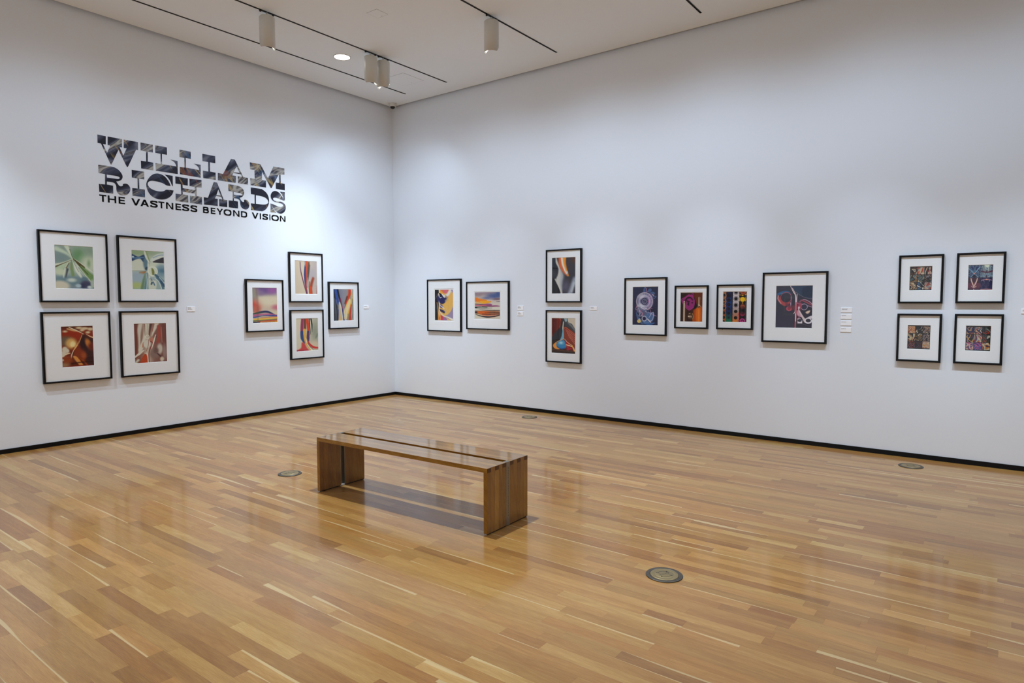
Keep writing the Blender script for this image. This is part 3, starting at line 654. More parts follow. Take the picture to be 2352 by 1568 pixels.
def art_F3(A):
    A.G([(0, (88, 40, 26)), (.15, (138, 52, 28)), (.5, (126, 50, 26)), (1, (92, 38, 22))])
    A.P([(.22, .1), (.5, .12), (.72, .2), (.6, .34), (.3, .26), (.05, .22)], (148, 50, 22), .03).E(.12, .36, .16, .12, (112, 92, 72), .06).E(.3, .42, .12, .13, (206, 164, 98), .05).E(.34, .44, .06, .07, (232, 210, 150), .03).E(.36, .55, .02, .03, (150, 80, 36), .015)
    A.P([(.66, .2), (.9, .3), (1.02, .36), (1.02, 1.02), (.7, 1.02), (.72, .75), (.58, .6), (.62, .4)], (64, 36, 34), .04).E(.7, .42, .1, .12, (54, 30, 32), .04).E(.5, .66, .13, .11, (134, 56, 28), .05).E(.68, .74, .06, .09, (158, 78, 40), .04).E(.84, .44, .06, .13, (190, 120, 58), .03, -.35).E(.95, .52, .08, .1, (110, 44, 28), .05)
    A.S([(.66, .2), (.52, .42), (.36, .6)], [.004, .016, .01], (226, 176, 110), .008).S([(.62, .24), (.5, .46)], .005, (120, 54, 24), .006).S([(.36, .6), (.3, .7), (.28, .78)], [.008, .012, .012], (206, 196, 172), .008).S([(.38, .6), (.33, .74)], .006, (70, 34, 26), .006)
    A.P([(.34, .76), (.45, .75), (.58, .88), (.68, 1.02), (.58, 1.02)], (206, 142, 74), .015).S([(.52, .78), (.66, .86), (.78, .98)], [.01, .02, .02], (150, 70, 34), .02).E(.12, .82, .14, .1, (140, 66, 32), .05).E(.05, .95, .12, .06, (150, 112, 80), .04).S([(0, .74), (.12, .68), (.24, .66)], [.01, .02, .012], (222, 206, 170), .012)
    for x, y, r in ((.09, .56, .06), (.16, .6, .05), (.06, .64, .05), (.03, .7, .04), (.02, .82, .02)): A.E(x, y, r, r*1.1, (206, 196, 172), .02)
    A.S([(.2, .06), (.4, .1), (.62, .14)], [.02, .025, .01], (204, 160, 110), .02).S([(.25, .02), (.48, .1), (.7, .2)], [.012, .016, .006], (216, 200, 170), .008).S([(.3, .02), (.52, .1), (.7, .18)], .006, (70, 40, 30), .006)
    for x, y, rx, ry in ((.56, .04, .07, .03), (.74, .06, .09, .035), (.66, .1, .05, .03), (.84, .16, .05, .03), (.12, .12, .05, .025), (.92, .08, .06, .04)): A.E(x, y, rx, ry, (206, 186, 150), .02)
    A.S([(.78, .2), (.9, .26), (1.02, .3)], [.004, .012, .016], (216, 190, 150), .008).S([(.3, .92), (.6, .9), (1, .9)], [.02, .014, .01], (54, 20, 14), .012, .7).E(.55, 1.0, .3, .03, (140, 44, 22), .02)
def art_F4(A):
    A.GH([(0, (106, 60, 52)), (.15, (128, 84, 70)), (.4, (196, 184, 166)), (.62, (136, 92, 80)), (.8, (128, 88, 78)), (1, (110, 58, 50))])
    A.S([(.2, 0), (.14, .25), (.13, .5), (.12, .7)], [.05, .05, .04, .06], (200, 192, 176), .025).S([(.02, .1), (.06, .4), (.05, .8)], [.05, .04, .04], (120, 66, 52), .03).S([(.4, 0), (.36, .2), (.3, .4), (.18, .66)], [.06, .05, .04, .05], (206, 200, 182), .02).S([(.33, .02), (.33, .3)], [.008, .005], (126, 80, 60), .01).S([(.42, .02), (.38, .3)], .006, (172, 160, 140), .008)
    A.S([(.52, .02), (.48, .2), (.46, .34)], [.03, .02, .01], (96, 62, 56), .02).S([(.7, 0), (.6, .2), (.54, .32)], [.06, .03, .01], (204, 196, 178), .02).S([(.62, .02), (.56, .2)], [.012, .008], (162, 104, 84), .015).R(.4, .34, .045, .008, (216, 210, 194), .008).E(.4, .34, .03, .03, (196, 186, 168), .01)
    A.S([(.36, .46), (.28, .5), (.25, .6)], [.016, .02, .008], (176, 84, 44), .01).E(.38, .52, .09, .1, (206, 200, 184), .02).S([(.44, .42), (.42, .55), (.36, .7)], [.006, .006, .006], (140, 84, 62), .006)
    A.P([(.46, .4), (.56, .36), (.62, .42), (.55, .5)], (186, 124, 104), .015).S([(.5, .46), (.55, .52), (.44, .72), (.43, 1)], [.012, .014, .012, .01], (140, 62, 50), .01).S([(.66, .3), (.6, .46), (.52, .64)], [.012, .02, .01], (214, 206, 188), .008).S([(.68, .32), (.62, .5)], .006, (70, 50, 46), .006)
    A.S([(.76, .08), (.78, .3), (.72, .5)], [.04, .045, .03], (160, 76, 62), .025).S([(.84, .1), (.86, .5)], [.008, .01], (176, 128, 104), .01).S([(.94, 0), (.95, .4), (.92, 1)], [.05, .06, .05], (118, 70, 62), .03).E(.62, .78, .12, .13, (134, 110, 100), .05).E(.78, .66, .07, .13, (192, 182, 168), .03).E(.93, .75, .05, .2, (150, 126, 118), .03).E(.66, .7, .06, .07, (114, 88, 80), .04).S([(.7, .78), (.8, .86)], [.012, .02], (88, 56, 56), .012).E(.84, .93, .05, .06, (200, 188, 168), .02)
    A.S([(0, .84), (.14, .76), (.28, .68)], [.02, .03, .012], (212, 206, 190), .01).S([(0, .92), (.16, .82), (.32, .74)], [.012, .012, .006], (150, 92, 70), .01).P([(.16, 1.02), (.22, .86), (.32, .77), (.38, .86), (.38, 1.02)], (182, 72, 34), .012).S([(.3, .75), (.38, .78), (.4, 1)], [.008, .012, .012], (214, 206, 190), .006).S([(0, 1), (.1, .92)], [.03, .03], (196, 190, 172), .02)
def art_G1(A):
    A.G([(0, (150, 130, 150)), (.16, (170, 160, 150)), (.3, (204, 190, 164)), (.5, (200, 176, 150)), (.62, (196, 178, 158)), (.75, (206, 192, 160)), (1, (190, 160, 90))])
    A.E(.5, .04, .3, .14, (112, 84, 132), .1).E(.85, .04, .16, .12, (150, 94, 150), .1).E(.3, .14, .12, .07, (132, 110, 140), .07).E(.04, .2, .14, .24, (150, 140, 124), .1).E(.04, .5, .2, .14, (196, 84, 66), .12).E(.14, .62, .12, .1, (186, 104, 82), .08).E(.7, .4, .3, .12, (208, 196, 170), .1).E(.98, .56, .14, .07, (188, 112, 124), .06)
    A.S([(0, .75), (.3, .7), (.6, .69), (.9, .78)], [.012, .03, .03, .016], (52, 58, 92), .015).S([(0, .74), (.2, .72), (.4, .7)], [.012, .02, .006], (64, 84, 66), .012).S([(0, .8), (.35, .76), (.7, .76), (1, .8)], [.03, .02, .02, .02], (176, 92, 128), .015).S([(0, .85), (.4, .8), (.8, .8), (1.02, .8)], [.02, .012, .02, .012], (66, 76, 140), .012).S([(0, .87), (.5, .85), (1, .83)], [.012, .012, .012], (160, 168, 172), .01).S([(.3, .86), (1, .83)], [.006, .008], (190, 70, 78), .008)
    A.S([(0, .9), (.3, .9), (.7, .87), (1, .87)], [.028, .028, .02, .018], (224, 178, 78), .014).S([(0, .94), (.5, .925), (1, .9)], [.014, .012, .01], (98, 120, 84), .01).S([(.2, .96), (.6, .95), (1, .93)], [.01, .018, .014], (188, 76, 60), .012).S([(0, .985), (.3, .985)], [.022, .012], (22, 26, 50), .014).S([(.3, .99), (1, .97)], [.012, .02], (214, 150, 70), .014).S([(.35, 1), (.9, .985)], [.008, .004], (70, 54, 80), .008)
    A.S([(.16, 0), (.2, .5), (.2, 1)], .03, (112, 80, 80), .03, .28)
def art_G2(A):
    A.GH([(0, (198, 180, 156)), (.45, (206, 192, 168)), (.75, (190, 176, 162)), (1, (184, 168, 160))])
    A.E(.75, .4, .16, .2, (176, 166, 166), .12).S([(.24, .05), (.26, .3), (.36, .62), (.52, 1.02)], [.012, .014, .014, .016], (104, 62, 92), .016).S([(.23, 0), (.24, .18)], .012, (150, 132, 130), .03, .6).S([(.28, .34), (.4, .7), (.5, 1)], [.006, .01, .008], (150, 66, 66), .008)
    A.S([(.46, .14), (.44, .4), (.46, .7), (.54, 1.02)], [.02, .03, .02, .014], (58, 56, 112), .018).S([(.46, .0), (.47, .14)], .02, (150, 140, 150), .03).S([(.53, -.02), (.54, .2), (.51, .5), (.5, .75), (.56, 1.02)], [.045, .04, .025, .014, .012], (204, 88, 56), .014).S([(.49, .1), (.49, .5), (.5, .8)], [.006, .01, .008], (112, 56, 96), .01).S([(.63, .05), (.6, .28), (.57, .55), (.56, .8)], [.03, .03, .02, .008], (112, 78, 60), .03).S([(.66, .12), (.62, .34), (.58, .55)], [.02, .02, .01], (78, 80, 74), .03)
    A.S([(.57, .5), (.58, .75), (.6, 1)], [.004, .01, .014], (214, 202, 180), .008).S([(.82, .52), (.74, .68), (.7, .85), (.71, 1.02)], [.04, .05, .05, .055], (156, 76, 58), .035).S([(.71, .78), (.71, 1.02)], [.03, .05], (206, 76, 40), .02).S([(.64, .62), (.62, .8), (.64, 1)], [.01, .01, .006], (84, 62, 60), .01).S([(1, .75), (.99, 1.02)], [.01, .02], (168, 88, 84), .02)
def art_G3(A):
    A.GH([(0, (206, 196, 170)), (.4, (196, 182, 156)), (.75, (180, 176, 156)), (1, (172, 170, 148))])
    A.E(.2, .55, .14, .5, (210, 200, 176), .1).E(.86, .4, .12, .22, (150, 152, 132), .1).E(.82, .85, .2, .14, (206, 190, 164), .08).S([(.3, -.02), (.26, .25), (.25, .5)], [.05, .05, .05], (150, 62, 92), .014).S([(.25, .42), (.26, .6), (.36, .76)], [.05, .05, .02], (50, 78, 128), .02).S([(.31, .5), (.34, .68), (.42, .76)], [.016, .02, .006], (112, 66, 86), .014)
    A.S([(.4, -.02), (.39, .3)], [.05, .05], (150, 96, 70), .03).S([(.4, .04), (.4, .34)], [.02, .02], (98, 62, 54), .02).S([(.38, .36), (.4, .6), (.48, .8), (.66, .99)], [.05, .05, .035, .014], (214, 170, 78), .016).S([(.42, .6), (.5, .78), (.72, 1)], [.01, .016, .03], (224, 212, 184), .008).S([(.49, -.02), (.54, .25), (.56, .5)], [.05, .045, .04], (206, 72, 46), .012).S([(.54, .42), (.53, .6), (.54, .76)], [.04, .05, .02], (58, 58, 108), .016).S([(.54, .44), (.52, .7)], [.012, .012], (150, 64, 84), .012)
    A.S([(.5, .66), (.6, .8), (.78, .9), (1.02, .93)], [.012, .03, .036, .022], (198, 64, 56), .01).S([(.5, .76), (.62, .88), (.76, .97)], [.006, .008, .006], (70, 74, 86), .006).S([(.6, 0), (.62, .25), (.66, .5)], [.02, .014, .004], (40, 44, 46), .008).S([(.68, 0), (.72, .2), (.72, .42)], [.024, .022, .006], (44, 50, 50), .012).S([(.64, .06), (.68, .4)], [.012, .01], (204, 194, 168), .012)
    A.P([(.24, .74), (.36, .76), (.46, .9), (.56, 1.02), (.0, 1.02), (0, .97), (.2, .9)], (196, 76, 74), .03).S([(0, 1), (.3, .99), (.5, .98)], [.03, .02, .012], (158, 52, 70), .02).S([(.9, .6), (.98, .5)], [.02, .03], (120, 132, 112), .04)
def art_G4(A):
    A.GH([(0, (36, 38, 48)), (.3, (120, 120, 132)), (.5, (138, 136, 146)), (.8, (150, 140, 128)), (1, (172, 160, 140))])
    A.P([(-.02, -.02), (.1, -.02), (.16, .5), (.2, 1.02), (-.02, 1.02)], (38, 40, 50), .02).S([(.04, .3), (.1, .7), (.1, 1)], [.02, .03, .02], (96, 100, 108), .03).S([(.1, 0), (.16, .25), (.24, .46)], [.05, .05, .03], (44, 76, 146), .02).S([(.2, 0), (.28, .25), (.38, .5)], [.03, .03, .01], (28, 30, 40), .012).S([(.12, .34), (.18, .5)], [.016, .016], (90, 104, 150), .012)
    A.P([(.26, .42), (.36, .5), (.5, 1.02), (.22, 1.02), (.24, .7)], (186, 174, 148), .02).S([(.3, .42), (.38, .66), (.46, 1)], [.012, .02, .016], (204, 200, 190), .01).S([(.22, .66), (.24, .85), (.2, 1.02)], [.02, .03, .02], (70, 84, 130), .02).S([(.28, .7), (.28, 1.02)], [.02, .04], (214, 164, 84), .02).S([(.34, .3), (.4, .5), (.46, .7)], [.02, .02, .012], (136, 60, 84), .012).S([(.42, .62), (.47, .82), (.5, 1.02)], [.014, .024, .024], (52, 56, 116), .012)
    A.S([(.82, -.02), (.8, .15), (.68, .35), (.56, .58)], [.06, .05, .035, .012], (200, 66, 42), .018).S([(.68, .24), (.56, .45)], [.03, .02], (104, 62, 52), .025).S([(.9, -.02), (.9, .14)], [.02, .012], (196, 190, 176), .008).S([(.9, .12), (.9, .35), (.78, .6), (.7, .85)], [.02, .028, .024, .014], (224, 168, 52), .012).P([(.8, .3), (.86, .4), (.72, .7), (.64, .95), (.52, .95), (.5, .72), (.62, .5)], (216, 198, 152), .02).S([(.74, .36), (.6, .6), (.54, .9)], [.012, .014, .014], (222, 176, 90), .014).S([(.88, .5), (.82, .8), (.8, 1.02)], [.02, .03, .05], (192, 60, 48), .02).S([(.72, .8), (.7, 1)], [.02, .02], (150, 130, 80), .02)
    A.S([(.97, 0), (.98, .5), (.92, 1)], [.02, .03, .03], (172, 170, 158), .02).S([(.94, .3), (.96, .7), (.9, 1)], [.006, .008, .006], (54, 58, 56), .006).S([(.6, 1), (.5, .75)], [.02, .01], (178, 190, 192), .012)
def art_H1(A):
    A.G([(0, (220, 168, 90)), (.5, (216, 170, 88)), (1, (214, 176, 110))])
    A.P([(-.02, -.02), (.2, -.02), (.22, .15), (.17, 1.02), (-.02, 1.02)], (30, 26, 32), .012).S([(.02, .3), (.14, .14)], [.01, .02], (60, 58, 74), .02).S([(.02, .5), (.08, .62)], [.03, .03], (40, 60, 70), .03).P([(.24, .2), (.4, .14), (.64, .26), (.62, .36), (.5, .45), (.34, .46), (.24, .38)], (46, 46, 92), .02).S([(.24, .12), (.4, .18), (.3, .22)], [.02, .03, .01], (22, 22, 36), .012)
    A.P([(.3, -.02), (.74, -.02), (.66, .12), (.46, .1), (.34, .06)], (204, 104, 116), .03).S([(.3, .04), (.42, .1), (.5, .16)], [.03, .03, .02], (224, 160, 70), .025).S([(.4, 0), (.46, .08)], .02, (206, 120, 60), .02).S([(.98, -.02), (.84, .05), (.72, .16), (.52, .2)], [.05, .05, .05, .02], (216, 210, 200), .03).S([(.92, 0), (1, .06)], [.03, .04], (156, 136, 168), .03).P([(.36, .12), (.56, .2), (.58, .26), (.48, .24)], (220, 214, 200), .014).S([(.6, .2), (.68, .26), (.72, .24)], [.02, .03, .01], (150, 132, 120), .03)
    A.S([(.26, .2), (.3, .26), (.4, .24)], [.012, .014, .006], (206, 206, 214), .008).S([(.2, .12), (.2, .3), (.24, .5), (.22, .8)], [.014, .018, .016, .02], (216, 206, 184), .01).S([(.24, 0), (.24, .1)], [.02, .012], (216, 214, 208), .01).S([(.02, .3), (.16, .16)], .005, (120, 116, 120), .005).S([(.12, .42), (.16, .6), (.18, .8), (.2, 1.02)], [.014, .02, .02, .03], (206, 140, 60), .014).E(.18, .3, .06, .1, (50, 52, 100), .03)
    A.P([(.26, .5), (.36, .48), (.46, .56), (.42, .6), (.3, .58)], (98, 86, 128), .02).S([(.26, .5), (.4, .56), (.52, .62)], [.008, .014, .012], (222, 218, 208), .01).P([(.26, .64), (.38, .65), (.56, .7), (.52, .77), (.4, .74), (.3, .7)], (56, 50, 84), .018).E(.56, .68, .05, .03, (200, 170, 130), .03).S([(.6, .36), (.7, .33)], [.03, .02], (172, 150, 120), .04)
    A.P([(1.02, .54), (.9, .68), (.74, .8), (.56, .86), (.72, .94), (1.02, .94)], (152, 136, 162), .02).P([(.28, .84), (.46, .88), (.6, 1.02), (.26, 1.02)], (190, 66, 92), .02).P([(.46, .92), (.58, .9), (.7, 1.02), (.52, 1.02)], (150, 110, 154), .02).S([(.26, .68), (.34, .78), (.5, .86), (.72, .9), (.92, .96), (1.02, 1.0)], [.008, .014, .012, .02, .03, .05], (222, 216, 206), .014).S([(.26, .72), (.3, .9), (.28, 1.02)], [.02, .02, .02], (216, 150, 80), .016)
def art_H2(A):
    A.G([(0, (146, 126, 134)), (.14, (178, 164, 160)), (.3, (190, 180, 168)), (.45, (206, 196, 182)), (.62, (212, 206, 190)), (1, (206, 196, 174))])
    A.E(.78, .14, .34, .1, (82, 96, 140), .08).E(.95, .06, .14, .1, (78, 92, 140), .07).E(.5, .22, .2, .04, (104, 112, 150), .05).E(.12, .08, .2, .07, (150, 128, 132), .07).S([(.6, .24), (.8, .27), (1, .24)], [.02, .03, .02], (150, 134, 150), .03).E(.9, .26, .16, .03, (116, 92, 96), .03)
    A.P([(-.02, .19), (.2, .24), (.5, .3), (.66, .36), (.4, .42), (.2, .4), (-.02, .34)], (222, 124, 40), .025).P([(.2, .34), (.45, .32), (.64, .36), (.5, .42), (.3, .43)], (232, 164, 36), .03).E(.1, .4, .14, .04, (216, 168, 110), .04).S([(.5, .32), (.8, .33), (1, .32)], [.012, .012, .01], (210, 186, 184), .01).S([(.86, .35), (1.02, .355)], [.006, .01], (84, 62, 84), .008)
    A.S([(-.02, .45), (.3, .455), (.5, .46)], [.012, .012, .005], (60, 36, 36), .008).P([(-.02, .49), (.2, .47), (.55, .43), (.8, .48), (1.02, .53), (.7, .55), (.3, .54), (-.02, .53)], (150, 84, 120), .02).S([(-.02, .51), (.3, .5), (.5, .52)], [.014, .012, .008], (206, 116, 112), .012).S([(.3, .54), (.6, .53), (.75, .54)], [.012, .012, .004], (98, 50, 66), .012).S([(-.02, .57), (.3, .56), (.5, .57)], [.02, .014, .01], (92, 116, 92), .012).S([(-.02, .58), (.12, .6), (.4, .6), (.7, .595)], [.03, .01, .012, .004], (32, 28, 34), .01).S([(.7, .48), (1, .46)], [.02, .02], (206, 194, 180), .02)
    A.S([(.2, .665), (.5, .68), (1.02, .685)], [.006, .014, .014], (24, 20, 22), .008).S([(-.02, .69), (.2, .67)], .008, (120, 104, 92), .01).P([(-.02, .72), (.3, .71), (1.02, .72), (1.02, .84), (.6, .88), (.2, .85), (-.02, .8)], (160, 104, 70), .02).P([(.1, .74), (.4, .72), (.62, .75), (.5, .82), (.2, .82)], (206, 100, 40), .025).E(.04, .77, .07, .04, (60, 40, 40), .03).S([(.4, .79), (.7, .76), (1, .78)], [.006, .014, .01], (84, 50, 44), .012).S([(.3, .83), (.6, .835), (1.02, .81)], [.012, .012, .006], (84, 44, 50), .01).S([(.2, .86), (.5, .88), (.8, .86)], [.01, .014, .01], (200, 92, 52), .012)
    A.S([(.0, .83), (.2, .9), (.5, .94), (.8, .91), (1.02, .85)], [.006, .016, .028, .02, .014], (42, 30, 34), .012).S([(.6, .955), (.8, .93), (1, .87)], [.004, .008, .006], (150, 84, 50), .008).S([(-.02, .81), (.2, .86), (.3, .88)], [.008, .008, .004], (206, 190, 150), .008)
def art_I1(A):
    A.GH([(0, (42, 44, 54)), (.4, (56, 52, 60)), (.7, (66, 62, 68)), (1, (60, 58, 66))])
    A.S([(.16, -.02), (.2, .12), (.32, .3), (.36, .5), (.3, .7), (.42, 1.02)], [.03, .04, .03, .09, .12, .03], (196, 194, 186), .03).S([(.4, .35), (.46, .5), (.42, .7), (.45, .85)], [.04, .06, .05, .03], (150, 156, 166), .06, .7).S([(.14, .6), (.24, .8), (.38, 1.02)], [.02, .006, .006], (180, 178, 168), .012).P([(-.02, .55), (.13, .62), (.38, 1.02), (-.02, 1.02)], (40, 40, 46), .012).P([(-.02, -.02), (.14, -.02), (.16, .14), (.24, .28), (-.02, .28)], (48, 52, 62), .02).S([(-.02, .275), (.22, .3)], [.012, .01], (24, 24, 28), .008).E(.06, .45, .1, .1, (62, 64, 70), .05)
    A.S([(.34, -.02), (.36, .18), (.48, .36), (.66, .5)], [.05, .05, .04, .02], (206, 104, 60), .03).S([(.52, -.02), (.52, .14), (.6, .32), (.7, .5)], [.07, .06, .035, .02], (226, 146, 52), .03).S([(.42, -.02), (.46, .18), (.56, .36), (.62, .44)], [.035, .035, .025, .014], (230, 216, 196), .025).E(.64, .42, .03, .04, (206, 206, 206), .03).E(.95, .05, .1, .1, (92, 60, 48), .1, .6)
    A.S([(.98, .62), (.86, .8), (.74, 1.02)], [.07, .06, .06], (148, 156, 168), .06).S([(.95, .72), (.85, .95)], [.03, .03], (186, 192, 196), .05).E(.6, .8, .1, .14, (92, 90, 108), .1)
def art_I2(A):
    A.G([(0, (60, 54, 56)), (.5, (58, 54, 58)), (.8, (56, 40, 34)), (1, (60, 46, 40))])
    A.P([(-.02, -.02), (.34, -.02), (.4, .12), (.34, .26), (.12, .42), (-.02, .56)], (120, 46, 36), .02).P([(-.02, -.02), (.2, -.02), (.2, .42), (-.02, .44)], (84, 34, 32), .02, .7).S([(.34, 0), (.41, .1), (.34, .26)], [.006, .008, .004], (206, 110, 60), .006).P([(.42, .0), (.46, .3), (.42, .56), (.3, .6), (0, .62), (.1, .45), (.34, .3)], (54, 54, 60), .015).P([(.5, -.02), (.6, .1), (.8, .14), (1.02, .28), (1.02, .5), (.8, .3), (.56, .2)], (70, 72, 76), .02).S([(.6, .06), (.8, .18), (1, .34)], [.012, .03, .02], (122, 126, 128), .03).P([(.7, -.02), (1.02, -.02), (1.02, .3), (.86, .16), (.7, .1)], (200, 188, 168), .012)
    A.S([(.56, -.02), (.6, .08), (.66, .0)], [.03, .02, .03], (150, 178, 186), .012).S([(.66, .0), (.66, .12)], [.008, .006], (30, 28, 30), .006)
    A.P([(.52, .3), (.56, .24), (.66, .26), (1.02, .46), (1.02, .84), (.8, .76), (.62, .62), (.5, .56)], (138, 64, 48), .012)
    for k in range(5): A.S([(.6+.03*k, .32+.05*k), (.72+.02*k, .37+.05*k), (1.0, .5+.06*k)], .005, (216, 136, 110), .005)
    A.S([(.54, .28), (.6, .26), (.8, .36), (1, .46)], .006, (210, 110, 80), .006).S([(.5, .1), (.48, .3), (.5, .56)], [.012, .02, .012], (214, 204, 186), .008).S([(.42, .1), (.44, .4)], [.006, .01], (24, 22, 26), .008)
    A.P([(.49, .28), (.5, .5), (.52, .62), (.36, .64), (.42, .52), (.45, .4)], (112, 166, 190), .01)
    A.P([(.5, .6), (.3, .68), (.1, .74), (.08, .82), (.2, .88), (.6, .88), (1.02, .92), (.8, .72)], (120, 44, 34), .015).P([(.26, .7), (.1, .73), (.06, .81), (.16, .88), (.36, .88), (.24, .82)], (226, 148, 66), .012).P([(.26, .69), (.5, .61), (.58, .68), (.63, .78), (.58, .85), (.4, .88), (.24, .83), (.2, .76)], (60, 134, 180), .012).E(.4, .7, .09, .05, (122, 178, 200), .04).E(.4, .7, .04, .025, (176, 206, 212), .02).S([(.24, .82), (.42, .87), (.58, .84)], [.01, .016, .01], (40, 84, 140), .015)
    A.P([(.56, .62), (.7, .7), (.78, .78), (.66, .84)], (176, 50, 50), .015).S([(.16, .7), (.4, .62), (.54, .59), (.68, .68), (.9, .78)], [.005, .006, .007, .008, .008], (226, 190, 150), .006).S([(.62, .75), (.8, .78), (.92, .82), (.98, .92)], [.012, .014, .012, .014], (226, 200, 160), .008).P([(.64, .88), (.8, .83), (.86, .85), (.7, .91)], (170, 40, 70), .01).S([(.86, .76), (.96, .92)], [.012, .014], (226, 160, 70), .01).S([(-.02, .9), (.4, .92), (1.02, .94)], .008, (110, 70, 50), .01)
def art_J1(A):
    A.G([(0, (52, 54, 78)), (1, (44, 44, 68))])
    wh, bl, pk = (206, 200, 214), (98, 128, 168), (198, 140, 164)
    for p, c in (([(.42, .12), (.46, .03), (.5, .02)], bl), ([(.5, .02), (.54, .06), (.54, .14)], pk), ([(.56, .14), (.66, .06), (.73, .07), (.68, .14)], bl), ([(.6, .12), (.7, .1)], wh), ([(.7, .16), (.8, .14), (.86, .18), (.78, .2)], bl), ([(.74, .18), (.84, .22)], pk), ([(.8, .26), (.92, .25), (.86, .3), (.8, .3)], bl), ([(.76, .2), (.84, .24)], wh)): A.S(p, .006, c, .006)
    A.E(.47, .1, .03, .06, (74, 96, 140), .02).E(.67, .1, .05, .035, (76, 98, 140), .02).E(.8, .17, .05, .025, (80, 100, 140), .02)
    cx, cy = .47, .38
    A.E(cx+.03, cy-.01, .245, .235, (88, 84, 118), .02).E(cx, cy, .215, .22, (116, 114, 142), .02).E(cx+.2, cy-.02, .07, .16, (140, 118, 158), .04).E(cx-.1, cy-.12, .1, .06, (186, 182, 196), .05).E(cx-.12, cy+.12, .11, .07, (190, 192, 204), .05)
    for r, w, c, al in ((.232, .006, (216, 206, 216), .9), (.212, .004, (224, 214, 180), .7), (.17, .006, (176, 170, 192), .8), (.145, .01, (206, 200, 206), .7), (.085, .012, (52, 52, 80), 1), (.07, .004, (150, 150, 170), .8)): A.R(cx, cy, r, w, c, .006, al)
    A.E(cx, cy, .066, .066, (98, 98, 122), .01).E(cx-.03, cy-.02, .016, .012, (40, 42, 64), .006).E(cx+.03, cy+.01, .02, .014, (44, 46, 70), .006).E(cx+.14, cy+.0, .016, .016, (176, 96, 130), .006)
    for k in range(7):
        t = -1.9+k*.33; A.S([(cx+.16/A.a*math.cos(t)*1., cy+.16*math.sin(t)), (cx+.225/A.a*math.cos(t), cy+.225*math.sin(t))], .003, (206, 190, 206), .004, .7)
    A.S([(.2, .46), (.12, .58), (.18, .6)], [.01, .006, .006], (180, 130, 150), .006).E(.24, .6, .05, .07, (130, 126, 150), .03).E(.26, .6, .025, .025, (44, 40, 60), .008).P([(.18, .54), (.5, .58), (.62, .72), (.5, .78), (.3, .74)], (112, 112, 138), .03, .8)
    A.P([(.14, .64), (.24, .8), (.34, .86), (.42, .98), (.3, .94), (.18, .82)], (78, 106, 146), .012).P([(.5, .76), (.7, .66), (.86, .7), (.84, .84), (.74, .93), (.56, .97), (.42, .95)], (84, 110, 150), .02).P([(.5, .96), (.7, .94), (.88, .93), (.8, .98), (.6, .995)], (70, 104, 150), .01)
    for p, c, w in (([(.24, .56), (.3, .68), (.26, .76), (.4, .76)], wh, .006), ([(.3, .62), (.4, .7), (.36, .76)], pk, .008), ([(.46, .6), (.56, .66), (.6, .72), (.64, .62)], bl, .006), ([(.6, .6), (.68, .58), (.72, .66), (.8, .72), (.94, .76)], pk, .005), ([(.62, .52), (.78, .57)], pk, .004), ([(.5, .64), (.72, .7), (.66, .8)], wh, .004), ([(.7, .74), (.82, .66), (.8, .84), (.68, .9)], wh, .005), ([(.6, .84), (.72, .92)], (222, 206, 200), .012), ([(.36, .88), (.5, .94), (.66, .93)], bl, .006), ([(.2, .72), (.3, .84)], bl, .005), ([(.34, .54), (.46, .58), (.56, .56)], wh, .01)): A.S(p, w, c, .005)
    A.R(.47, .83, .058, .008, (200, 196, 206), .006).R(.47, .83, .075, .004, (140, 160, 190), .006).E(.47, .83, .05, .05, (46, 44, 78), .006).E(.26, .9, .055, .045, (216, 190, 112), .006).E(.23, .89, .006, .006, (50, 46, 40), .004).E(.28, .92, .006, .006, (50, 46, 40), .004).E(.28, .85, .03, .02, (180, 176, 170), .01)
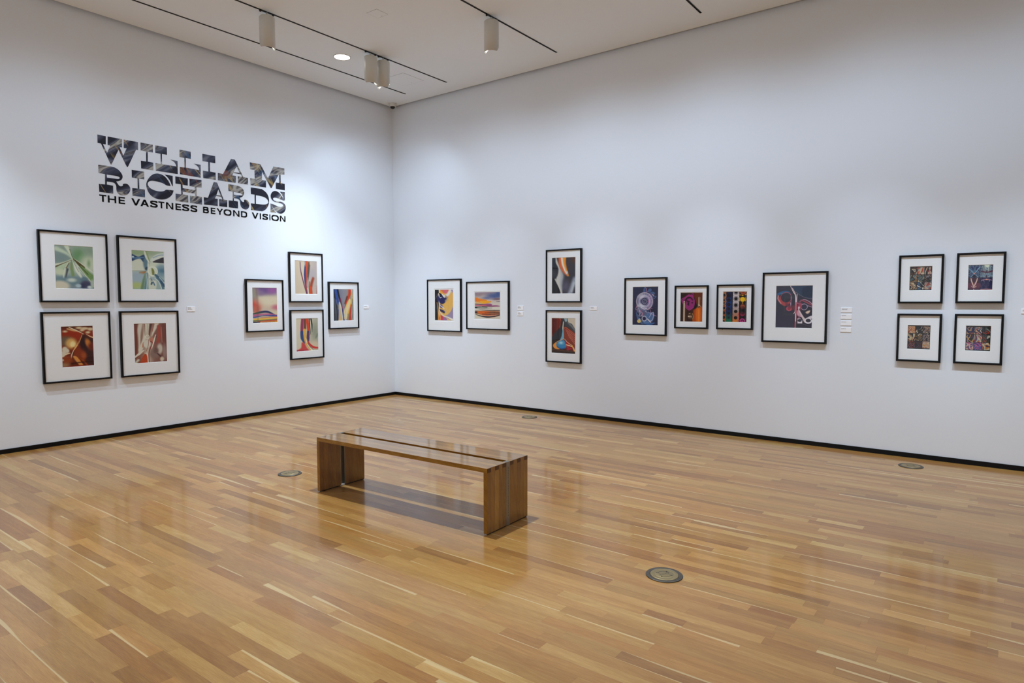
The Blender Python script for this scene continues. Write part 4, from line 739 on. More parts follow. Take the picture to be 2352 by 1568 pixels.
def art_J2(A):
    A.GH([(0, (46, 30, 26)), (.45, (58, 32, 24)), (.75, (104, 50, 24)), (1, (112, 52, 22))])
    A.E(.9, .25, .3, .3, (104, 48, 22), .2)
    A.P([(.62, .16), (.74, .4), (.8, .52), (.64, .58), (.48, .5), (.5, .2)], (28, 24, 24), .015)
    mg = (146, 46, 112)
    A.P([(.06, .2), (.2, .14), (.36, .06), (.48, .07), (.53, .02), (.6, .03), (.58, .1), (.6, .14), (.66, .3), (.62, .5), (.5, .58), (.4, .62), (.28, .56), (.14, .44), (.06, .34), (.02, .24)], mg, .008)
    A.E(.38, .3, .15, .16, (64, 28, 46), .01).P([(.22, .34), (.3, .2), (.46, .17), (.6, .26), (.54, .2), (.4, .14), (.26, .2)], (34, 22, 26), .008).E(.42, .36, .13, .14, mg, .01).E(.36, .3, .05, .05, (60, 24, 44), .01).E(.38, .4, .05, .045, (36, 22, 28), .008).E(.42, .4, .025, .025, (150, 52, 116), .008).E(.38, .22, .02, .016, (30, 20, 24), .006).P([(.3, .22), (.46, .2), (.44, .28), (.36, .28)], mg, .008).E(.54, .35, .03, .025, (40, 22, 30), .008).E(.55, .35, .012, .012, (26, 20, 24), .004).E(.55, .055, .014, .012, (30, 20, 24), .004).E(.09, .24, .016, .014, (28, 20, 24), .004).S([(.2, .2), (.4, .1), (.55, .12)], .012, (176, 60, 130), .012, .7).S([(.48, .58), (.6, .5)], .01, (180, 62, 136), .012, .7)
    A.P([(.6, .62), (.74, .54), (.98, .5), (1.02, .56), (1.02, 1.02), (.58, 1.02), (.62, .8)], (168, 76, 22), .02).P([(.72, .56), (.92, .52), (.94, 1.02), (.74, 1.02)], (204, 104, 28), .04).S([(.84, .6), (.85, 1.0)], .02, (224, 132, 50), .03).S([(.86, .16), (.86, .34), (.84, .48)], [.03, .03, .045], (120, 76, 50), .01).S([(.83, .16), (.83, .46)], .006, (226, 206, 180), .005).S([(.89, .16), (.89, .42), (.96, .5)], .005, (216, 190, 156), .005).S([(.83, .42), (.88, .44)], .01, (236, 222, 200), .006)
    A.P([(.11, .3), (.22, .3), (.22, 1.02), (.11, 1.02)], (120, 84, 66), .012, smooth=False).P([(.14, .34), (.2, .34), (.2, 1.02), (.14, 1.02)], (206, 184, 164), .012, smooth=False).E(.17, .31, .024, .018, (224, 210, 196), .008).S([(.25, .36), (.26, 1)], .004, (140, 88, 66), .005).S([(.12, .36), (.11, 1)], .004, (70, 40, 32), .005)
    A.P([(.36, .73), (.56, .72), (.6, .82), (.56, .92), (.36, .9)], (84, 58, 42), .012).S([(.38, .82), (.42, .83)], .022, (220, 206, 182), .012).S([(.45, .82), (.5, .83)], .03, (170, 140, 112), .02).S([(.56, .72), (.6, .82), (.57, .92)], .006, (216, 170, 100), .006).S([(.4, .72), (.46, .715)], .006, (216, 190, 150), .006)
def art_J3(A):
    A.G([(0, (24, 20, 22)), (1, (24, 20, 22))])
    q = lambda x0, x1, cs: [A.P([(x0, i/len(cs)-.01), (x1, i/len(cs)-.01), (x1, (i+1)/len(cs)+.01), (x0, (i+1)/len(cs)+.01)], c, .05 if 0 else .004, smooth=False) for i, c in enumerate(cs)]
    def grad(x0, x1, st):
        m = (A.u >= x0) & (A.u <= x1); cs = np.array([c for _, c in st], float)
        A.c[m] = np.stack([np.interp(A.v[m], [t for t, _ in st], cs[:, i]) for i in range(3)], 1)
    grad(0, .13, [(0, (150, 96, 60)), (.3, (150, 88, 52)), (.6, (140, 70, 36)), (1, (176, 100, 40))])
    for k in range(7): A.E(.03, .1+.15*k, .05, .052, (24, 20, 20), .01)
    for k in range(3): A.R(.02, .13+.19*k, .085, .008, (186, 136, 90), .01)
    grad(.14, .385, [(0, (24, 26, 58)), (.2, (20, 44, 92)), (.4, (14, 54, 116)), (.65, (14, 40, 88)), (.85, (10, 82, 76)), (1, (14, 112, 72))]); grad(.385, .405, [(0, (14, 12, 16)), (1, (14, 12, 16))])
    for k in range(6): A.E(.245, .13+.145*k, .058 if k < 3 else .048, .058 if k < 3 else .048, (16, 18, 28), .008)
    A.R(.245, .855, .03, .005, (20, 90, 96), .005).R(.245, .13, .075, .008, (24, 30, 66), .01).R(.245, .27, .075, .006, (16, 70, 130), .01, .6).R(.245, .42, .075, .006, (16, 70, 130), .01, .6)
    grad(.41, .685, [(0, (196, 188, 186)), (.4, (190, 180, 178)), (.6, (164, 146, 142)), (.8, (176, 120, 92)), (1, (206, 124, 44))]); A.P([(.63, .72), (.69, .72), (.69, 1.02), (.63, 1.02)], (186, 104, 92), .02)
    for k, y in enumerate((.01, .23, .44, .65, .86)):
        if k < 3: A.R(.545, y, .076, .008, (120, 104, 116), .008)
        A.E(.545, y, .056, .056, (20, 17, 16), .006)
        for x in (.43, .665): A.E(x, y+.1, .009, .009, (60, 46, 46), .005)
    A.P([(.72, -.02), (.98, -.02), (.94, .07), (.84, .1), (.76, .07)], (136, 62, 28), .012).S([(.74, .02), (.84, .07), (.96, .0)], .012, (176, 92, 46), .012).S([(.69, .1), (.78, .11)], .012, (206, 130, 40), .01).S([(.93, .1), (1.0, .07)], .014, (206, 140, 40), .01).E(.83, .12, .03, .018, (232, 182, 40), .006)
    A.E(.83, .25, .082, .08, (234, 184, 28), .006).R(.83, .25, .105, .012, (226, 170, 36), .006, a0=2.5, a1=3.75).R(.83, .25, .105, .012, (226, 170, 36), .006, a0=5.7, a1=6.28).R(.83, .25, .105, .012, (226, 170, 36), .006, a0=0, a1=.6).E(.83, .37, .028, .018, (224, 164, 50), .006).E(.83, .48, .075, .072, (158, 76, 36), .012).E(.83, .52, .06, .05, (98, 44, 34), .03).E(.83, .74, .078, .068, (140, 34, 66), .012).E(.83, .7, .06, .045, (70, 26, 38), .03)
    A.R(.83, .96, .062, .014, (196, 60, 138), .006).E(.83, .97, .026, .024, (206, 70, 146), .006)
    for k in range(9):
        t = PI+.2+k*.36; A.E(.83+.085/A.a*math.cos(t), .97+.085*math.sin(t), .011, .011, (196, 60, 138), .005)
    for x, y, c in ((.96, .22, (90, 110, 60)), (.97, .4, (160, 110, 50)), (.86, .85, (120, 40, 60)), (.97, .88, (90, 70, 110))): A.E(x, y, .01, .01, c, .006)
def art_J4(A):
    A.G([(0, (52, 50, 66)), (.5, (42, 40, 58)), (1, (48, 42, 64))])
    A.P([(.4, -.02), (1.02, -.02), (1.02, .3), (.8, .28), (.58, .18)], (36, 58, 84), .02).P([(.74, .06), (1.02, .02), (1.02, .26), (.74, .26)], (20, 40, 66), .012)
    A.P([(.56, .56), (1.02, .5), (1.02, 1.02), (.56, 1.02)], (34, 28, 46), .02).P([(.22, .24), (.56, .24), (.56, .7), (.22, .7)], (58, 58, 70), .01, .6, False).P([(.27, .3), (.54, .3), (.54, .65), (.27, .65)], (40, 34, 54), .01, .8, False)
    A.S([(.06, .2), (.2, .15), (.34, .15), (.42, .22)], [.03, .03, .022, .012], (40, 92, 134), .012).S([(.12, .19), (.3, .155), (.4, .2)], .006, (70, 140, 170), .006).R(.28, .28, .125, .006, (180, 66, 76), .006).S([(.1, .28), (.12, .36), (.24, .44), (.38, .4)], [.014, .03, .04, .02], (168, 66, 68), .014).S([(.06, .24), (.06, .32), (.14, .42)], [.016, .016, .012], (206, 130, 130), .012).S([(.42, .26), (.42, .4), (.41, .54), (.36, .58)], [.008, .006, .006, .006], (170, 120, 150), .006).S([(.41, .4), (.41, .54)], .004, (216, 206, 220), .004)
    A.E(.37, .55, .07, .05, (150, 46, 66), .02).R(.37, .54, .05, .008, (196, 90, 110), .008).S([(.3, .44), (.4, .5)], [.03, .03], (110, 48, 66), .03).E(.5, .52, .05, .06, (110, 40, 54), .03)
    A.S([(.38, -.02), (.48, .15), (.54, .23), (.55, .4), (.54, .6), (.5, .66)], [.006, .008, .012, .012, .01, .006], (226, 206, 206), .005).S([(.45, .06), (.53, .18)], .008, (216, 190, 190), .006).S([(.58, .2), (.57, .4), (.56, .84)], [.008, .01, .009], (206, 186, 196), .005).S([(.56, .4), (.56, .62), (.55, 1.02)], [.014, .02, .012], (186, 92, 108), .006).S([(.55, .66), (.555, .84)], .008, (224, 216, 222), .004)
    A.S([(.55, .15), (.66, .22), (.8, .28), (1, .31)], .004, (120, 116, 124), .004).S([(.66, .37), (.78, .33), (.92, .38), (1.02, .46)], [.006, .008, .008, .01], (196, 150, 170), .006).S([(.7, .34), (.86, .4), (1, .47)], [.014, .016, .012], (164, 66, 84), .012).S([(.58, .41), (.78, .45), (1.02, .51)], [.01, .012, .012], (150, 116, 138), .008).E(.78, .5, .07, .06, (44, 40, 68), .01).R(.78, .5, .07, .005, (196, 180, 200), .005).E(.66, .48, .04, .1, (164, 60, 80), .03).E(.64, .52, .02, .03, (224, 206, 216), .014)
    A.P([(.82, .62), (.94, .58), (.92, .64), (.86, .66)], (216, 190, 170), .014).P([(.6, .58), (.66, .6), (.74, .74), (.6, .7)], (196, 150, 166), .012)
    A.S([(.62, .54), (.72, .7), (.82, .84)], [.008, .02, .03], (206, 190, 190), .005).S([(.84, .8), (.98, .74), (1.02, .76)], [.03, .035, .03], (206, 200, 206), .006).E(.9, .83, .085, .065, (214, 208, 214), .005).E(.9, .82, .055, .042, (36, 32, 50), .004).P([(.61, .77), (.68, .77), (.74, .82), (.74, .89), (.61, .89)], (214, 206, 210), .005, smooth=False).E(.67, .82, .045, .036, (38, 34, 52), .004).S([(.65, .72), (.65, .77)], .012, (150, 90, 110), .006).S([(.74, .9), (1, .96)], .003, (84, 80, 100), .004)
def grid_art(n, pals, seed, f=2.2, line=(20, 18, 20), top=.03, mirror=False, gap=.011):
    def fn(A):
        A.c[:] = line
        m = 0.012
        for r in range(n):
            for c in range(n):
                x0 = m+(1-2*m)*c/n+gap; x1 = m+(1-2*m)*(c+1)/n-gap; y0 = top+(1-2*top)*r/n+gap; y1 = top+(1-2*top)*(r+1)/n-gap
                A.tile(x0, y0, x1, y1, pals[(r*n+c) % len(pals)], seed+r*n+c, f, mirror)
        A.c *= 0.85
    return fn
dk, rd, cr_, gy, og, tl, pk_, nv = (38, 36, 40), (186, 74, 50), (214, 196, 164), (150, 146, 148), (196, 130, 66), (78, 108, 112), (196, 128, 132), (44, 44, 92)
art_K1 = grid_art(3, [[dk, dk, (130, 84, 60), dk, cr_, gy], [rd, (204, 110, 80), cr_, gy, rd], [(96, 44, 44), pk_, cr_, (150, 60, 66), dk, (56, 84, 62)], [tl, dk, (150, 110, 60), gy, tl], [dk, dk, (60, 78, 84), cr_, dk, tl], [(104, 88, 86), gy, dk, (130, 98, 80), (90, 74, 76)], [dk, og, cr_, dk, (124, 80, 64), gy], [dk, cr_, (224, 222, 214), dk, (70, 110, 150), dk], [(150, 72, 60), cr_, gy, rd, (120, 84, 90)]], 11, 2.3)
def art_K2(A):
    grid_art(2, [[(52, 60, 110), (96, 128, 150), (48, 56, 100), (120, 140, 158), (58, 70, 120)], [(110, 126, 144), (66, 50, 72), (150, 170, 176), (84, 100, 124), (196, 206, 196)], [(50, 40, 62), (88, 48, 70), (60, 42, 62), (104, 58, 78)], [(30, 26, 74), (26, 34, 84), (66, 54, 96), (28, 56, 92), (34, 28, 70)]], 31, 3.0, (30, 26, 40), .0, True, .004)(A)
    A.P([(0, .72), (.48, .72), (.48, .92), (0, .92)], (118, 58, 76), .05, .7).S([(.12, .52), (.14, .62), (.2, .76), (.25, .88)], [.012, .02, .02, .012], (206, 176, 160), .008).S([(.38, .52), (.36, .62), (.3, .76), (.25, .88)], [.012, .02, .02, .012], (206, 176, 160), .008).S([(.15, .84), (.25, .9), (.35, .84)], .008, (220, 190, 180), .006).S([(.25, .95), (.25, 1)], .008, (214, 210, 206), .006)
    A.S([(.02, .14), (.14, .24), (.23, .34)], .014, (120, 160, 180), .008).S([(.47, .08), (.36, .22), (.28, .32)], .014, (126, 164, 184), .008).E(.25, .33, .03, .025, (206, 150, 140), .012).P([(.14, .47), (.25, .38), (.36, .47)], (34, 28, 48), .012).S([(.12, .47), (.25, .37), (.4, .48)], .006, (160, 190, 200), .006)
    A.P([(.66, 0), (.76, .12), (.86, 0)], (206, 214, 190), .02).S([(.68, .06), (.76, .2), (.86, .06)], .006, (170, 190, 196), .008).S([(.55, .26), (.76, .3), (.97, .25)], [.03, .02, .03], (84, 44, 66), .015).S([(.52, .46), (.7, .4), (.76, .36), (.82, .4), (.98, .44)], .02, (116, 138, 158), .012)
    A.S([(.56, .6), (.76, .58), (.94, .6)], [.01, .02, .01], (176, 120, 130), .012).E(.76, .58, .03, .02, (226, 160, 130), .012).S([(.54, .98), (.76, .96), (.97, .98)], [.02, .012, .02], (176, 120, 110), .012).S([(.54, .64), (.62, .6), (.66, .66)], .005, (190, 180, 200), .005).S([(.97, .62), (.9, .6), (.87, .66)], .005, (190, 180, 200), .005)
art_K3 = grid_art(3, [[(150, 50, 34), (206, 110, 54), cr_, (176, 60, 36), (226, 190, 120)], [dk, dk, (60, 50, 48), dk, cr_], [(110, 70, 54), cr_, dk, (170, 120, 96), gy, (120, 66, 48)], [dk, (150, 66, 44), cr_, (206, 190, 140), dk, (70, 50, 60)], [dk, (50, 44, 40), (150, 110, 66), dk, cr_], [(84, 52, 46), dk, gy, (120, 70, 56), (190, 180, 168)], [(70, 44, 56), (150, 100, 120), dk, (176, 84, 44), dk], [(60, 40, 48), (84, 50, 44), dk, (90, 60, 84), dk], [(204, 140, 84), cr_, (190, 160, 150), (170, 96, 56), (216, 200, 180)]], 52, 2.6)
art_K4 = grid_art(3, [[(50, 46, 84), (150, 80, 60), (44, 44, 92), (190, 150, 110), nv], [cr_, (176, 66, 44), (56, 66, 100), (226, 206, 180), (60, 66, 96)], [dk, (170, 56, 40), dk, (60, 78, 60), gy], [(52, 44, 66), nv, (206, 160, 100), dk, (84, 60, 90)], [(186, 56, 40), (60, 72, 120), cr_, gy, (200, 90, 60)], [dk, (160, 60, 40), (70, 70, 60), dk, (196, 190, 170)], [(196, 100, 140), (56, 64, 124), cr_, (206, 110, 150), (64, 100, 120)], [(60, 60, 120), (196, 100, 150), (70, 90, 150), (176, 84, 130)], [(186, 90, 56), (60, 90, 100), cr_, (196, 120, 50), nv]], 77, 2.1, (18, 16, 20))

# ------------------------------------------------------------------ framed prints
FD, FWD = 0.035, 0.0185                         # frame depth, face width
def framed(key, label, group, wall, u0, u1, z0, z1, pu0, pu1, pz0, pz1, art, border=0.0, screw=False):
    """wall 'L' (x = 0, u = y) or 'R' (y = 0, u = x); local frame: x along the wall, z up, -y out into the room"""
    W, Hh = u1-u0, z1-z0
    uc, zc = (u0+u1)/2, (z0+z1)/2
    if wall == 'R': t = thing('framed_print', label, 'framed picture', (uc, 0, zc), 0, group)
    else: t = thing('framed_print', label, 'framed picture', (0, uc, zc), PI/2, group)
    a, b = W/2, Hh/2
    # moulding: mitred box section with a 10 mm rebate
    prof = [(0, 0.0005), (0, FD-0.001), (0.001, FD), (FWD-0.001, FD), (FWD, FD-0.001), (FWD, 0.018), (FWD, 0.0005)]
    bm = bmesh.new(); rings = []
    for sx, sz in ((-1, -1), (1, -1), (1, 1), (-1, 1)):
        rings.append([bm.verts.new((sx*(a-i), -d, sz*(b-i))) for i, d in prof])
    for k in range(4):
        p, q = rings[k], rings[(k+1) % 4]
        for i in range(len(prof)):
            j = (i+1) % len(prof); bm.faces.new((p[i], p[j], q[j], q[i]))
    bmesh.ops.recalc_face_normals(bm, faces=bm.faces[:])
    bm_obj('frame', bm, M_FRAME, t)
    # mat board with bevelled window
    l, r, bo, to = pu0-uc-border, pu1-uc+border, pz0-zc-border, pz1-zc+border
    ia, ib = a-FWD+0.0005, b-FWD+0.0005
    dm, dp, bw = 0.0215, 0.0185, 0.0028
    O = [(-ia, -ib), (ia, -ib), (ia, ib), (-ia, ib)]; I1 = [(l-bw, bo-bw), (r+bw, bo-bw), (r+bw, to+bw), (l-bw, to+bw)]; I2 = [(l, bo), (r, bo), (r, to), (l, to)]
    V = [(x, -dm, z) for x, z in O+I1]; F = [(k, (k+1) % 4, 4+(k+1) % 4, 4+k) for k in range(4)]
    mt = mesh_obj('mat_board', V, F, M_MAT, t)
    mesh_obj('window_bevel', [(x, -dm, z) for x, z in I1]+[(x, -dp, z) for x, z in I2], F, M_BEVEL, mt)
    if border > 0:
        mesh_obj('paper_margin', [(l-.002, -dp+.0003, bo-.002), (r+.002, -dp+.0003, bo-.002), (r+.002, -dp+.0003, to+.002), (l-.002, -dp+.0003, to+.002)], [(0, 1, 2, 3)], M_PAPER, t)
    A = Art(pu1-pu0, pz1-pz0); art(A)
    e = 0.0 if border > 0 else 0.001
    A.build(t, pu0-uc-e, pu1-uc+e, pz0-zc-e, pz1-zc+e, dp-(0 if border > 0 else 0.0002)+(0.0004 if border > 0 else 0))
    mesh_obj('glazing', [(-ia, -0.0235, -ib), (ia, -0.0235, -ib), (ia, -0.0235, ib), (-ia, -0.0235, ib)], [(0, 1, 2, 3)], M_GLASS, t)
    box('backing_board', -ia, ia, -0.012, -0.004, -ib, ib, M_GAPD, t)
    if screw:
        bm = bmesh.new(); bmesh.ops.create_uvsphere(bm, u_segments=8, v_segments=6, radius=0.0045)
        for v in bm.verts: v.co = Vector((v.co.x+screw[0], v.co.y-0.012, v.co.z-b-0.004))
        bm_obj('security_screw', bm, M_TRACK, t)
    return t
g1, g2, g3, g4, g5, g6 = 'four large frames below the title', 'four frames set in a diamond by the corner', 'pair of frames right of the corner', 'two stacked frames on the right wall', 'row of four frames on the right wall', 'four small square frames far right'
framed('F1', 'large black frame, green leafy burst print, top left of the four below the title', g1, 'L', -5.019, -4.353, 1.548, 2.311, -4.867, -4.502, 1.697, 2.158, art_F1)
framed('F2', 'large black frame, pale blue-green print with small orange patch, top right below the title', g1, 'L', -4.251, -3.584, 1.548, 2.312, -4.097, -3.735, 1.700, 2.150, art_F2)
framed('F3', 'large black frame, dark rust-orange glowing print, bottom left below the title', g1, 'L', -5.021, -4.354, 0.681, 1.446, -4.838, -4.533, 0.845, 1.285, art_F3)
framed('F4', 'large black frame, cream and brick-red streaked print, bottom right below the title', g1, 'L', -4.253, -3.586, 0.680, 1.445, -4.099, -3.735, 0.833, 1.295, art_F4)
framed('G1', 'black frame, purple haze above rainbow bands, left one of the diamond of four', g2, 'L', -2.685, -2.115, 1.142, 1.857, -2.584, -2.216, 1.267, 1.741, art_G1)
framed('G2', 'black frame, thin upright red and blue flames on beige, top of the diamond of four', g2, 'L', -2.014, -1.446, 1.543, 2.258, -1.914, -1.543, 1.665, 2.139, art_G2)
framed('G3', 'black frame, coloured bands sweeping down to red at right, bottom of the diamond of four', g2, 'L', -2.014, -1.446, 0.723, 1.438, -1.913, -1.543, 0.839, 1.309, art_G3)
framed('G4', 'black frame, crossing blue, red and yellow streaks, right of the diamond, nearest the corner', g2, 'L', -1.345, -0.777, 1.138, 1.854, -1.250, -0.874, 1.264, 1.743, art_G4)
framed('H1', 'black frame, yellow, navy and white abstract like folded foil, first right of the corner', g3, 'R', 0.783, 1.497, 1.087, 1.902, 0.944, 1.326, 1.263, 1.738, art_H1, 0.014, (0.0, 0))
framed('H2', 'black frame, orange and black horizontal sunset-like bands, second right of the corner', g3, 'R', 1.604, 2.416, 1.136, 1.852, 1.768, 2.246, 1.303, 1.691, art_H2, 0.014, (0.0, 0))
framed('I1', 'black frame, white curve and orange flame on dark grey, upper of the stacked two', g4, 'R', 3.058, 3.625, 1.540, 2.258, 3.153, 3.525, 1.663, 2.145, art_I1)
framed('I2', 'black frame, blue drop with long neck among red shapes, lower of the stacked two', g4, 'R', 3.058, 3.627, 0.720, 1.437, 3.152, 3.529, 0.850, 1.325, art_I2)
framed('J1', 'black frame, translucent machine wheel on navy, leftmost of the row of four', g5, 'R', 4.261, 4.831, 1.130, 1.849, 4.374, 4.715, 1.260, 1.734, art_J1)
framed('J2', 'small black frame, magenta part and orange block, second in the row of four', g5, 'R', 4.934, 5.348, 1.229, 1.743, 5.007, 5.276, 1.314, 1.657, art_J2, 0.004)
framed('J3', 'small black frame, four upright strips of coloured circles, third in the row of four', g5, 'R', 5.449, 5.864, 1.231, 1.746, 5.523, 5.791, 1.318, 1.662, art_J3, 0.004, (-0.14, 0))
framed('J4', 'largest black frame on the right wall, red and blue machine parts on navy', g5, 'R', 5.964, 6.631, 1.102, 1.870, 6.110, 6.482, 1.266, 1.721, art_J4)
framed('K1', 'small square frame, nine-tile grey and red print, top left of the far right four', g6, 'R', 7.273, 7.645, 1.531, 2.003, 7.368, 7.551, 1.660, 1.891, art_K1)
framed('K2', 'small square frame, four mirrored blue and plum tiles, top right of the far right four', g6, 'R', 7.747, 8.119, 1.533, 2.005, 7.840, 8.025, 1.657, 1.889, art_K2)
framed('K3', 'small square frame, nine-tile brown and black print, bottom left of the far right four', g6, 'R', 7.275, 7.647, 0.960, 1.431, 7.367, 7.555, 1.085, 1.317, art_K3)
framed('K4', 'small square frame, nine-tile red, navy and pink print, bottom right of the far right four', g6, 'R', 7.748, 8.122, 0.962, 1.433, 7.840, 8.029, 1.089, 1.321, art_K4)

# ------------------------------------------------------------------ wall labels
def card(label, wall, u, z0, z1, rows, seed, w=0.1015):
    h = z1-z0
    loc, rz = (((u+w/2), 0, (z0+z1)/2), 0) if wall == 'R' else ((0, u+w/2, (z0+z1)/2), PI/2)
    t = thing('wall_label', label, 'wall label', loc, rz, 'small white wall labels')
    box('card', -w/2, w/2, -0.0055, -0.0003, -h/2, h/2, M_CARD, t, 0.0004)
    q = random.Random(seed); bm = bmesh.new()
    for i in range(rows):                           # printed lines too small to read: short word marks
        x = -w/2+0.009; end = x+q.uniform(0.032, 0.055); zz = h/2-0.012-i*0.0075
        while x < end:
            l = q.uniform(0.004, 0.011); bx(bm, x, x+l, -0.0058, -0.0054, zz-0.0035 if i == 0 else zz-0.0028, zz); x += l+0.002
    bm_obj('printed_lines', bm, M_INK, t)
card('white wall label right of the four large frames below the title', 'L', -3.464, 1.433, 1.493, 4, 1)
card('white wall label nearest the corner, right of the diamond of frames', 'L', -0.655, 1.444, 1.494, 2, 2)
card('white wall label right of the sunset-band print, upper of two', 'R', 2.553, 1.433, 1.493, 4, 3)
card('white wall label right of the sunset-band print, lower of two', 'R', 2.553, 1.353, 1.408, 4, 4)
card('white wall label standing alone right of the two stacked frames', 'R', 3.749, 1.441, 1.486, 2, 5)
card('white wall label right of the largest right-wall frame, topmost of four', 'R', 6.759, 1.438, 1.487, 2, 6, 0.103)
card('white wall label right of the largest right-wall frame, second from the top', 'R', 6.759, 1.370, 1.419, 1, 7, 0.102)
card('white wall label right of the largest right-wall frame, third from the top', 'R', 6.759, 1.302, 1.351, 1, 8, 0.102)
card('white wall label right of the largest right-wall frame, lowest of four', 'R', 6.759, 1.234, 1.281, 1, 9, 0.102)
card('white wall label cut by the right edge of the photo', 'R', 8.246, 1.440, 1.484, 2, 10)

# ------------------------------------------------------------------ ceiling fittings
def track(label, x, yend):
    t = thing('lighting_track', label, 'lighting track', (x, yend, RH), 0, 'black ceiling lighting tracks')
    L = RY-0.6+yend
    bm = bmesh.new()
    bx(bm, -0.011, -0.0075, -L, 0, -0.004, 0.004); bx(bm, 0.0075, 0.011, -L, 0, -0.004, 0.004); bx(bm, -0.0075, 0.0075, -L, 0, 0.0, 0.004); bx(bm, -0.011, 0.011, 0, 0.004, -0.004, 0.004)
    bm_obj('channel', bm, M_TRACK, t)
    bm = bmesh.new()
    for s in (-0.0045, 0.0045): bx(bm, s-0.001, s+0.001, -L, -0.02, -0.0015, 0.001)
    bm_obj('conductor', bm, M_STEELD, t)
track('black ceiling track nearest the left wall, without lamps', 0.7229, -0.3998)
track('black ceiling track carrying three white lamps, second from the left wall', 1.5817, -0.4107)
track('black ceiling track with one white lamp, third from the left wall', 3.4653, -0.4038)
track('short end of a black ceiling track by the top right ceiling edge', 5.3489, -0.4018)

def lamp(label, x, y, aim):
    """white cylinder washer: shade with a cut-back lower rim on the wall side; aim = direction of the lit wall"""
    t = thing('track_lamp', label, 'track light', (x, y, RH), aim, 'white cylinder track lamps')
    bm = bmesh.new()
    for yy in ((-0.10, -0.075), (0.045, 0.07)): pass
    bx(bm, -0.0, 0.0001, 0, 0.0001, -0.001, 0)
    bm.clear()
    ca, sa = math.cos(-aim), math.sin(-aim)
    def rotbox(b, x0, x1, y0, y1, z0, z1):
        n0 = set(b.verts); bx(b, x0, x1, y0, y1, z0, z1)
        for v in b.verts:
            if v not in n0: v.co = Vector((v.co.x*ca-v.co.y*sa, v.co.x*sa+v.co.y*ca, v.co.z))
    rotbox(bm, -0.009, 0.009, -0.075, 0.075, -0.010, -0.001)
    rotbox(bm, -0.011, 0.011, -0.085, -0.068, -0.020, -0.001); rotbox(bm, -0.011, 0.011, 0.068, 0.085, -0.020, -0.001)
    bm_obj('track_adapter', bm, M_TRACK, t)
    bm = bmesh.new(); lathe(bm, [(0, -0.008), (0.009, -0.008), (0.009, -0.056), (0, -0.056)], 14); bm_obj('stem', bm, M_LAMPW, t, True)
    R, zt, zb = 0.082, -0.053, -0.395
    seg = 48; bm = bmesh.new()
    def rim(k):
        c = math.cos(2*PI*k/seg)                    # +x local = lit wall side
        f = min(1, max(0, (c+0.15)/0.75)); f = f*f*(3-2*f)
        return zb+0.060*f
    top0 = [bm.verts.new(((R-0.010)*math.cos(2*PI*k/seg), (R-0.010)*math.sin(2*PI*k/seg), zt)) for k in range(seg)]
    top1 = [bm.verts.new((R*math.cos(2*PI*k/seg), R*math.sin(2*PI*k/seg), zt-0.010)) for k in range(seg)]
    low = [bm.verts.new((R*math.cos(2*PI*k/seg), R*math.sin(2*PI*k/seg), rim(k))) for k in range(seg)]
    lin_ = [bm.verts.new(((R-0.003)*math.cos(2*PI*k/seg), (R-0.003)*math.sin(2*PI*k/seg), rim(k))) for k in range(seg)]
    inn = [bm.verts.new(((R-0.003)*math.cos(2*PI*k/seg), (R-0.003)*math.sin(2*PI*k/seg), zb+0.085)) for k in range(seg)]
    for a, b in ((top0, top1), (top1, low), (low, lin_), (lin_, inn)):
        for k in range(seg):
            j = (k+1) % seg; bm.faces.new((a[k], b[k], b[j], a[j]))
    bm.faces.new(top0); bmesh.ops.recalc_face_normals(bm, faces=bm.faces[:])
    sh = bm_obj('lamp_shade', bm, M_LAMPW, t)
    for p in sh.data.polygons: p.use_smooth = len(p.vertices) == 4
    bm = bmesh.new(); lathe(bm, [(0, zb+0.083), (R-0.0035, zb+0.083)], 32); bm_obj('lens', bm, M_LENS, t)
    return t
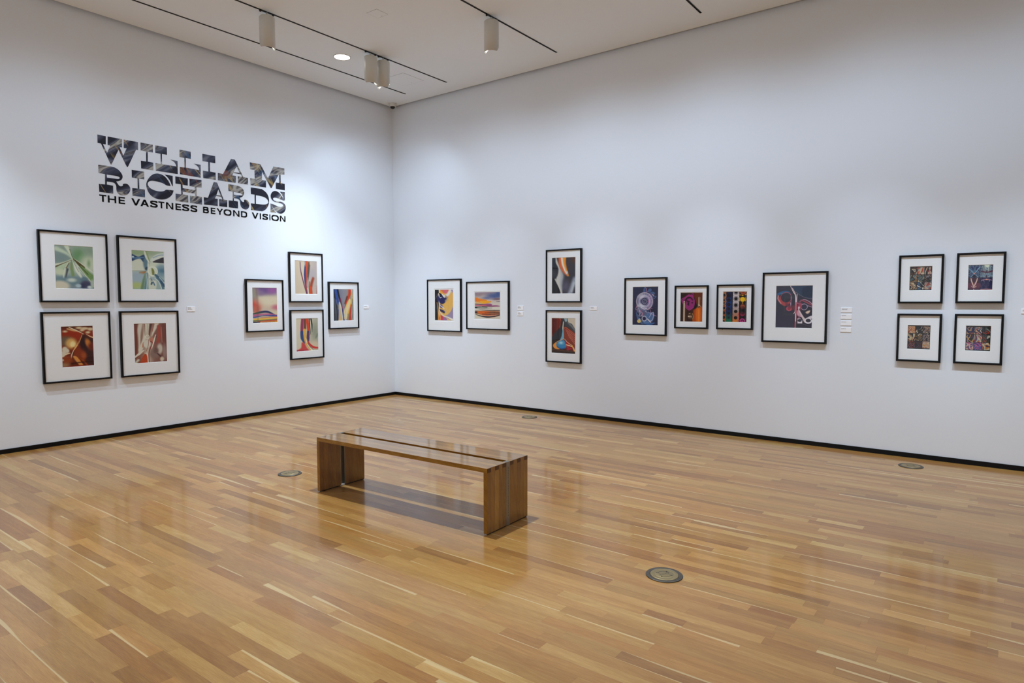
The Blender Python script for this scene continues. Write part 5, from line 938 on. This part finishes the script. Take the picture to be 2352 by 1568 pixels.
lamp('white cylinder track lamp at upper left, alone on its track', 1.5817, -3.2833, PI)
lamp('white cylinder track lamp, left one of the pair beside the round downlight', 1.5817, -1.8237, PI)
lamp('white cylinder track lamp, right one of the pair, turned to the right wall', 1.5817, -1.6112, PI/2)
lamp('white cylinder track lamp on the third track, upper middle of the ceiling', 3.4653, -1.7184, PI/2)

dl = thing('recessed_downlight', 'glowing round recessed ceiling downlight beside the pair of lamps', 'downlight', (1.1677, -1.9408, RH))
bm = bmesh.new(); lathe(bm, [(0.098, 0.001), (0.112, 0.0), (0.112, -0.003), (0.100, -0.0045), (0.098, 0.001)], 48); bm_obj('trim_ring', bm, M_LAMPW, dl, True)
bm = bmesh.new(); lathe(bm, [(0, -0.0025), (0.099, -0.0012)], 48); bm_obj('glowing_diffuser', bm, M_GLOW, dl)

dc = thing('dome_camera', 'small white security dome camera in the ceiling corner', 'security camera', (0.1976, -0.1754, RH))
bm = bmesh.new(); lathe(bm, [(0, 0), (0.062, 0), (0.062, -0.012), (0.058, -0.032), (0.048, -0.046), (0.040, -0.049), (0, -0.049)], 40); bm_obj('housing', bm, M_LAMPW, dc, True)
bm = bmesh.new(); lathe(bm, [(0.039, -0.0485)]+[(0.039*math.cos(k*PI/20), -0.0495-0.036*math.sin(k*PI/20)) for k in range(10)]+[(0, -0.0855)], 32); bm_obj('dark_dome', bm, M_DOME, dc, True)

M_SEAM = mat('panel_seam', L3(150, 146, 140), 0.9)
def hatch(label, x, y, s):
    t = thing('access_panel', label, 'access panel', (x, y, RH), 0, 'flush ceiling access panels')
    box('seam', -s/2, s/2, -s/2, s/2, -0.0008, 0.0, M_SEAM, t); box('panel', -s/2+0.003, s/2-0.003, -s/2+0.003, s/2-0.003, -0.0016, -0.0004, M_CEIL, t)
    box('latch_slot', -0.010, 0.004, s*0.38, s*0.38+0.006, -0.0018, -0.0010, M_SEAM, t)
hatch('flush square access panel high in the ceiling, above the lamps', 2.5101, -2.5257, 0.165)
hatch('flush square access panel between the track ends near the ceiling corner', 1.1697, -0.8575, 0.40)
